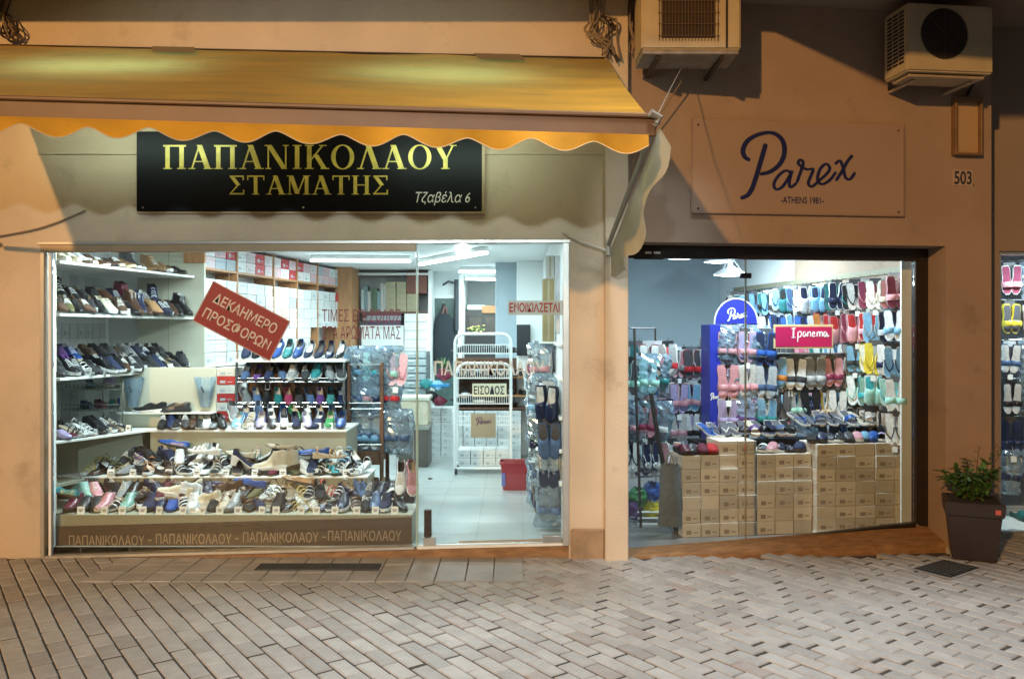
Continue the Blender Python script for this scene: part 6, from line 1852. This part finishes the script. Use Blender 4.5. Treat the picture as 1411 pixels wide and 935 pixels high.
# blue stand
Y = 1.32
sg = thing('blue_stand', 'tall blue display stand with an arched header lettered Parex', 'display stand', P(985, 640, Y))
x0, x1 = PXx(978, Y), PXx(993, Y)
mb = MB(); mb.box(x0, x1, Y, Y + .35, 0, PZz(447, Y)); part(mb, 'side_panel', blueboard, sg, bevel=.003)
mb = MB(); mb.box(x0 + .10, PXx(1062, Y), Y + .30, Y + .33, 0, PZz(447, Y)); part(mb, 'back_panel', mat('stand_white', (.55, .58, .62), .5), sg)
cxp, cz0, rad = PXx(1015, Y), PZz(446, Y), PXx(1045, Y) - PXx(1015, Y)
arc = [(cxp + rad * math.cos(a), cz0 + rad * 1.16 * math.sin(a)) for a in [PI * k / 24 for k in range(25)]]
mb = MB(); mb.prism(arc, Y + .02, Y + .04); part(mb, 'header', blueboard, sg, bevel=.001)
mb = MB(); mb.tube([(x, Y + .018, z) for x, z in arc], .007, 6); part(mb, 'header_rim', white, sg, True)
script_part('logo', white, sg, ID, PXx(1003, Y), PXx(1030, Y), PZz(442, Y), PZz(424, Y), Y + .018, 20)
script_part('logo', white, sg, ID, PXx(979, Y), PXx(990.5, Y), PZz(551, Y), PZz(541, Y), Y - .001, 24)
mb = MB()
for i in range(16):
    p = P(rr.uniform(979, 991), rr.uniform(580, 610), Y)
    a = rr.uniform(0, PI); d = Vector((math.cos(a), 0, math.sin(a))) * rr.uniform(.008, .018); s_ = Vector((-d.z, 0, d.x)) * .4
    mb.add([p - d + Vector((0, -.0008 - i * .0001, 0)), p + s_ + Vector((0, -.0008 - i * .0001, 0)), p + d + Vector((0, -.0008 - i * .0001, 0)), p - s_ + Vector((0, -.0008 - i * .0001, 0))], [(0, 1, 2, 3)])
part(mb, 'starburst', mat('pale_print', (.45, .5, .75), .5), sg)
for py in (452, 497, 543, 586):
    mb = MB(); mb.tube([P(993, py, Y + .1), P(1062, py, Y + .1)], .006, 6); part(mb, 'crossbar', white, sg, True)
G7 = 'slippers on the blue stand'
for py, cols, nm_, sd_ in ((453, ['pink', 'pink/cream', 'pink/lilac', 'white/navy', 'blue/navy'], 'top row', 131), (498, ['pink', 'pink/lilac', 'pink', 'silver/denim', 'denim/silver'], 'second row', 132), (544, ['lilac', 'lilac/white', 'purple/lilac', 'navy/teal', 'teal/sky'], 'third row', 133), (587, ['navy/black', 'denim', 'blue/white', 'white/navy', 'charcoal'], 'lowest row', 134)):
    hung_rack(f'on the blue stand, {nm_}', rk_spots(995, 1062, py, Y + .02, 5), cols, ['slide_slipper'], 0, G7, sd_, .35, .3)

# kraft shoe boxes stacked behind the glass
y_b = .50
gk = 'kraft boxes stacked behind the window glass'
rr = random.Random(21)
def kcol():
    v = rr.uniform(.80, 1.12); return (.74 * v, .68 * v, .59 * v)
sa, sbx = LR(942, 700, y_b).x, LR(1122, 700, y_b).x
n1 = 7
cw1 = (sbx - sa) / n1
for i in range(n1):
    for j in range(6 if i not in (2, 3) else 7):
        M = MR @ Matrix.Translation((sa + (i + .5) * cw1, y_b + .04 + rr.uniform(-.012, .012), .002 + j * .112)) @ Matrix.Rotation(rr.uniform(-.04, .04), 4, 'Z')
        shoebox('shoe_box', f'kraft shoe box in the lower stack, {nth(i)} column from the door, {nth(j)} up', M, cw1 - .004, .30, .110, kcol(), gk, m=kraft, lid=rr.random() < .7, mark=rr.random() < .75)
sc2_ = LR(1256, 700, y_b).x
n2 = 5
cw2 = (sc2_ - sbx) / n2
for i in range(n2):
    for j in range(7):
        M = MR @ Matrix.Translation((sbx + .004 + (i + .5) * cw2, y_b - .03 + rr.uniform(-.012, .012), .03 + j * .104)) @ Matrix.Rotation(rr.uniform(-.04, .04), 4, 'Z')
        shoebox('shoe_box', f'kraft shoe box in the higher stack, {nth(i)} column from the door, {nth(j)} up', M, cw2 - .004, .30, .102, kcol(), gk, m=kraft, lid=rr.random() < .7, mark=rr.random() < .75)
t_ = thing('plinth', 'low pale plinth under the higher stack of kraft boxes', 'plinth', MR @ Matrix.Translation((sbx, y_b, 0)))
rpart('body', shelfw, t_, sbx + .0, sc2_ + .01, y_b - .05, y_b + .35, 0, .028)
t_ = thing('end_board', 'pale end board between the higher box stack and window jamb', 'board', MR @ Matrix.Translation((sc2_ + .02, y_b, 0)))
rpart('board', white, t_, sc2_ + .012, sc2_ + .03, y_b - .12, y_b + .3, .0, .77)
# slippers standing on the boxes
zt1, zt2_ = .002 + 6 * .112, .03 + 7 * .104
G8 = 'slippers laid on the kraft boxes'
def srow(where, s0, s1, y, z, items, seed, yaw=-PI / 2, pitch=0, jit=.3):
    shoe_row(where, MR @ Vector((s0, y, z)), MR @ Vector((s1, y, z)), items, yaw + R(7), G8, seed, pitch=pitch, jit=jit)
srow('the lower kraft stack, front row by the door', sa, sa + 2 * cw1, y_b + .16, zt1, 'clog:burgundy clog:charcoal clog:burgundy clog:red'.split(), 141, jit=.4)
srow('the lower kraft stack, middle front row', sa + 4 * cw1, sbx, y_b + .18, zt1, 'flip_flop:white slide_slipper:white clog:pink slide_slipper:navy flip_flop:navy clog:navy'.split(), 142, -PI / 2 - .8)
srow('the lower kraft stack, back row', sa + 1.9 * cw1, sbx, y_b + .42, zt1 + .10, 'flip_flop:blue flip_flop:navy flip_flop:white flip_flop:cream slide_slipper:charcoal slide_slipper:purple slide_slipper:black slide_slipper:navy slide_slipper:denim slide_slipper:black'.split(), 143, pitch=.35)
srow('the higher kraft stack, front row', sbx, sc2_, y_b + .12, zt2_, 'slide_slipper:black clog:navy slide_slipper:navy slide_slipper:black clog:charcoal clog:pink clog:sky clog:blue slide_slipper:lilac clog:pink slide_slipper:black'.split(), 144, -PI / 2 - .4)
srow('the higher kraft stack, back row', sbx, sc2_ + .05, y_b + .38, zt2_ + .10, 'flip_flop:blue flip_flop:denim slide_slipper:navy flip_flop:navy flip_flop:white slide_slipper:blue flip_flop:black slide_slipper:white flip_flop:black flip_flop:charcoal'.split(), 145, pitch=.35)
t_ = thing('display_shelf', 'dark shelf board carrying the back row of slippers', 'shelf', MR @ Matrix.Translation((sa, 1, 0)))
rpart('board', slm, t_, sa + 1.7 * cw1, sc2_ + .05, y_b + .345, y_b + .72, .70, .725 + .0)
rpart('front_leg', slm, t_, sa + 1.7 * cw1, sa + 1.75 * cw1, y_b + .36, y_b + .70, 0, .70)
rpart('front_leg', slm, t_, sc2_ + .02, sc2_ + .05, y_b + .37, y_b + .70, 0, .70)

# racks by the narrow glass door
t_ = wire_rack('wire_rack', 'chrome wire rack of pink slippers at the door side of the blue stand', 'rack', PXx(912, 2.0), PXx(976, 2.0), 2.0, 2.35, 0, 1.62, [PZz(562, 2.0), PZz(604, 2.0), .35], chrome, posts=.010, n=14)
mb = MB()
for py in (482, 524, 566): mb.tube([P(910, py, 1.98), P(978, py, 1.98)], .008, 6)
part(mb, 'hook_bar', chrome, t_, True)
G9 = 'slippers on the racks by the glass door'
hung_rack('on the door rack, top row', rk_spots(908, 978, 478, 1.95, 7), ['red/white', 'charcoal', 'grey/pink', 'charcoal', 'red', 'silver', 'white/grey'], ['slide_slipper', 'flip_flop'], 0, G9, 151, .1, .6)
hung_rack('on the door rack, middle row', rk_spots(910, 978, 524, 1.95, 7), ['navy/pink', 'pink', 'pink/lilac', 'pink/navy', 'pink/sky', 'turquoise/pink', 'teal'], ['slide_slipper'], 0, G9, 152, .2, .5)
hung_rack('on the door rack, lower row', rk_spots(908, 978, 566, 1.95, 7), ['white/green', 'charcoal', 'pink', 'pink/lilac', 'black/white', 'sky', 'charcoal/green'], ['slide_slipper', 'flip_flop'], 0, G9, 153, .15, .5)
t_ = thing('garment_rail', 'dark garment rail stand just inside the narrow glass door', 'stand', P(890, 700, 1.2))
mb = MB(); mb.tube([P(884, 752, .95), P(877, 560, 1.0), P(874, 452, 1.1)], .012, 8); part(mb, 'post', darkmetal, t_, True)
mb = MB(); mb.tube([P(868, 452, 1.1), P(903, 452, 1.5)], .008, 6); mb.tube([P(903, 452, 1.5), P(903, 490, 1.5)], .008, 6); part(mb, 'top_bar', darkmetal, t_, True)
for py in (650, 657, 712, 722): 
    mb = MB(); mb.tube([P(868, py, 1.05), P(938, py - 3, 1.25)], .009, 6); part(mb, 'tray_wire', chrome, t_, True)
mb = MB(); mb.tube([P(897, 542, .85), P(908, 610, .80), P(922, 680, .75), P(935, 748, .72)], .020, 8)
solo(mb, 'leaning_pole', darkmetal, 'thick dark pole leaning inside the narrow glass door', 'pole', smooth=True)
hung_rack('on the dark garment rail, top', [P(868 + i * 13, 470, 1.35 + .1 * (i % 2)) for i in range(5)], ['teal', 'red/white', 'red/white', 'red', 'red/white'], ['slide_slipper'], 0, G9, 154, .1, .8)
hung_rack('on the dark garment rail, middle', [P(866 + i * 14, 492, 1.12 + .06 * (i % 2)) for i in range(4)], ['mint', 'teal/mint', 'mint', 'teal'], ['slide_slipper'], 0, G9, 155, .8, .6)
hung_rack('on the dark garment rail, lower', [P(866 + i * 14, 556, 1.12 + .06 * (i % 2)) for i in range(4)], ['pink/maroon', 'pink', 'maroon/pink', 'white/pink'], ['slide_slipper'], 0, G9, 156, .4, .6)
hung_rack('on the dark garment rail, lowest', [P(868 + i * 14, 604, 1.12 + .06 * (i % 2)) for i in range(5)], ['navy/white', 'white/navy', 'silver/navy', 'white', 'white/pink'], ['flip_flop', 'slide_slipper'], 0, G9, 157, .3, .5)
def soft_bundle(name, label, cat, px, py, Y, sx, sz, col, seed):
    p = P(px, py, Y)
    mb = MB(); rows = []
    for i in range(11):
        v = i / 10
        rows.append([p + Vector((math.cos(2 * PI * j / 20) * sx * math.sin(PI * (v * .86 + .07)) ** .6, math.sin(2 * PI * j / 20) * .09, sz * (1 - 2 * v))) + noise.noise_vector(Vector((math.cos(2 * PI * j / 20) * 2, math.sin(2 * PI * j / 20) * 2 + v * 4, seed))) * .03 for j in range(20)])
    mb.grid(rows, True)
    o = solo(mb, name, plastic, label, cat, 'packages in the wire tray by the glass door', smooth='all')
    o.color = (*COL[col], 1)
for i, (px, py, col, lb) in enumerate(((880, 684, 'green', 'shiny green wrapped package in the wire tray'), (899, 676, 'blue', 'shiny blue wrapped package behind the green one'), (898, 700, 'yellow', 'small yellow package below the green one'), (873, 700, 'purple', 'dark purple package at the wire tray edge'), (884, 742, 'burgundy', 'wine red package on the floor of the stand'))):
    soft_bundle('package', lb, 'package', px, py, 1.15, .09, .075, col, i)
for i in range(5):
    a = P(876, 735 - i * 8, 1.15)
    mb = MB(); mb.box(a.x, a.x + .22, 1.05, 1.35, a.z, a.z + .012)
    solo(mb, 'white_tray', white, f'flat white tray in the pile by the glass door, {nth(i)} from below', 'tray', 'flat white trays by the glass door', bevel=.003)
t_ = thing('grey_bag', 'grey fabric bag hanging against the end of the kraft boxes', 'bag', P(930, 700, .6))
mb = MB(); rows = []
pc_ = MR @ Vector((sa - .10, y_b + .05, 0))
for i in range(11):
    v = i / 10
    rows.append([Vector((pc_.x + math.cos(2 * PI * j / 20) * (.07 + .03 * v), pc_.y + math.sin(2 * PI * j / 20) * .06, .60 - .50 * v)) + noise.noise_vector(Vector((j * .3, v * 3, 2))) * .012 for j in range(20)])
mb.grid(rows, True); part(mb, 'cloth', mat('bag_grey', (.12, .13, .13), .85, var=.1), t_, 'all')
mb = MB(); mb.tube(smooth_pts([(pc_.x - .04, pc_.y, .60), (pc_.x, pc_.y, .70), (pc_.x + .04, pc_.y, .60)], 5), .008, 6); part(mb, 'handle', mat('bag_grey2', (.25, .26, .24), .85), t_, True)

# ---------------------------------------------------------------- corner window
cw_ = thing('shop_window', 'lit corner window of slippers beyond the planter', 'shop window', P(1400, 740, .8))
zt3, zb3 = PZz(346, .8), PZz(737, .8)
for n_, a in (('jamb', (gx0, gx0 + .035, .78, .86, zb3, zt3)), ('head_rail', (gx0 + .036, 5.6, .78, .86, zt3 - .03, zt3)), ('bottom_rail', (gx0 + .036, 5.6, .78, .86, zb3, zb3 + .03))):
    mb = MB(); mb.box(*a); part(mb, n_, alu, cw_, bevel=.003)
mb = MB(); mb.box(gx0 + .036, 5.6, .815, .825, zb3 + .03, zt3 - .03); part(mb, 'pane', glass, cw_)
rm = thing('corner_room', 'small slipper display room behind the corner window', 'room', (5, 2, 0))
mb = MB(); mb.prism([(gx0 - .2, .96), (6.4, .96), (6.4, 2.6), (gx0 - .2, 2.6)], zb3 - .03, zb3, 'z'); part(mb, 'floor', shelfw, rm)
mb = MB(); mb.box(gx0 - .2, 6.4, .96, 2.6, 2.45, 2.5); part(mb, 'ceiling', shopwall, rm)
mb = MB(); mb.box(gx0 - .2, 6.4, 2.0, 2.05, zb3, 2.45); part(mb, 'wall', mat('slat_slate', (.10, .11, .13), .6), rm)
mb = MB(); mb.box(gx0 - .24, gx0 - .2, .96, 2.6, zb3, 2.45); part(mb, 'wall', shopwall, rm)
mb = MB(); mb.box(6.4, 6.44, .96, 2.6, zb3, 2.45); part(mb, 'wall', shopwall, rm)
t_ = thing('ceiling_light', 'strip light inside the corner window', 'light', (4.9, 1.2, 2.4), 'strip lights in the slipper shop')
mb = MB(); mb.tube([(4.3, 1.15, 2.42), (5.5, 1.15, 2.42)], .02, 6); part(mb, 'housing', white, t_)
mb = MB(); mb.tube([(4.3, 1.15, 2.385), (5.5, 1.15, 2.385)], .014, 8); part(mb, 'tube', MATS['slipper_tube'], t_, True)
tube_lamp((4.3, 1.15, 2.40), (5.5, 1.15, 2.40), 40, (0.74, 0.90, 1.0), t_)
G10 = 'slippers in the corner window'
Yc = 1.55
x_0 = PXx(1378, Yc)
for k, (py, cols, nm_) in enumerate(((362, ['pink/maroon', 'pink', 'lilac'], 'top row'), (415, ['yellow', 'yellow/cream', 'yellow/mint'], 'second row'), (470, ['denim', 'lilac/denim', 'navy'], 'third row'), (523, ['black', 'navy/black', 'charcoal'], 'fourth row'), (575, ['navy', 'charcoal/white', 'black'], 'fifth row'), (622, ['navy/white', 'black', 'charcoal'], 'sixth row'))):
    hung_rack(f'in the corner window, {nm_}', [Vector((x_0 + .09 + i * .22, Yc + .03 * (i % 2), PZz(py, Yc))) for i in range(6)], cols, ['slide_slipper', 'flip_flop', 'slide_slipper'], .1, G10, 160 + k, .1, .3)
t_ = thing('hook_rack', 'wire hook rack in the corner window', 'rack', (x_0 + .3, Yc + .1, zb3))
for py in (360, 413, 468, 521, 573, 620):
    mb = MB(); mb.tube([(x_0 - .02, Yc + .02, PZz(py, Yc)), (x_0 + 1.4, Yc + .02, PZz(py, Yc))], .006, 6); part(mb, 'crossbar', chrome, t_, True)
for dx in (-.02, 1.4):
    mb = MB(); mb.tube([(x_0 + dx, Yc + .03, zb3), (x_0 + dx, Yc + .03, 2.3)], .010, 6); part(mb, 'post', chrome, t_, True)
shoe_row('the floor of the corner window', (x_0 + .02, 1.15, zb3), (x_0 + .7, 1.15, zb3), 'clog:red clog:sky clog:pink slide_slipper:pink'.split(), -PI / 2, G10, 171)
shoe_row('the floor of the corner window, back row', (x_0 + .02, 1.4, zb3), (x_0 + .7, 1.4, zb3), 'clog:teal slide_slipper:white clog:pink clog:red'.split(), -PI / 2, G10, 172)

dup = {k: v for k, v in LABELS.items() if len(v) > 1}
print('LABELS', len(LABELS), 'shared', list(dup.items())[:8])
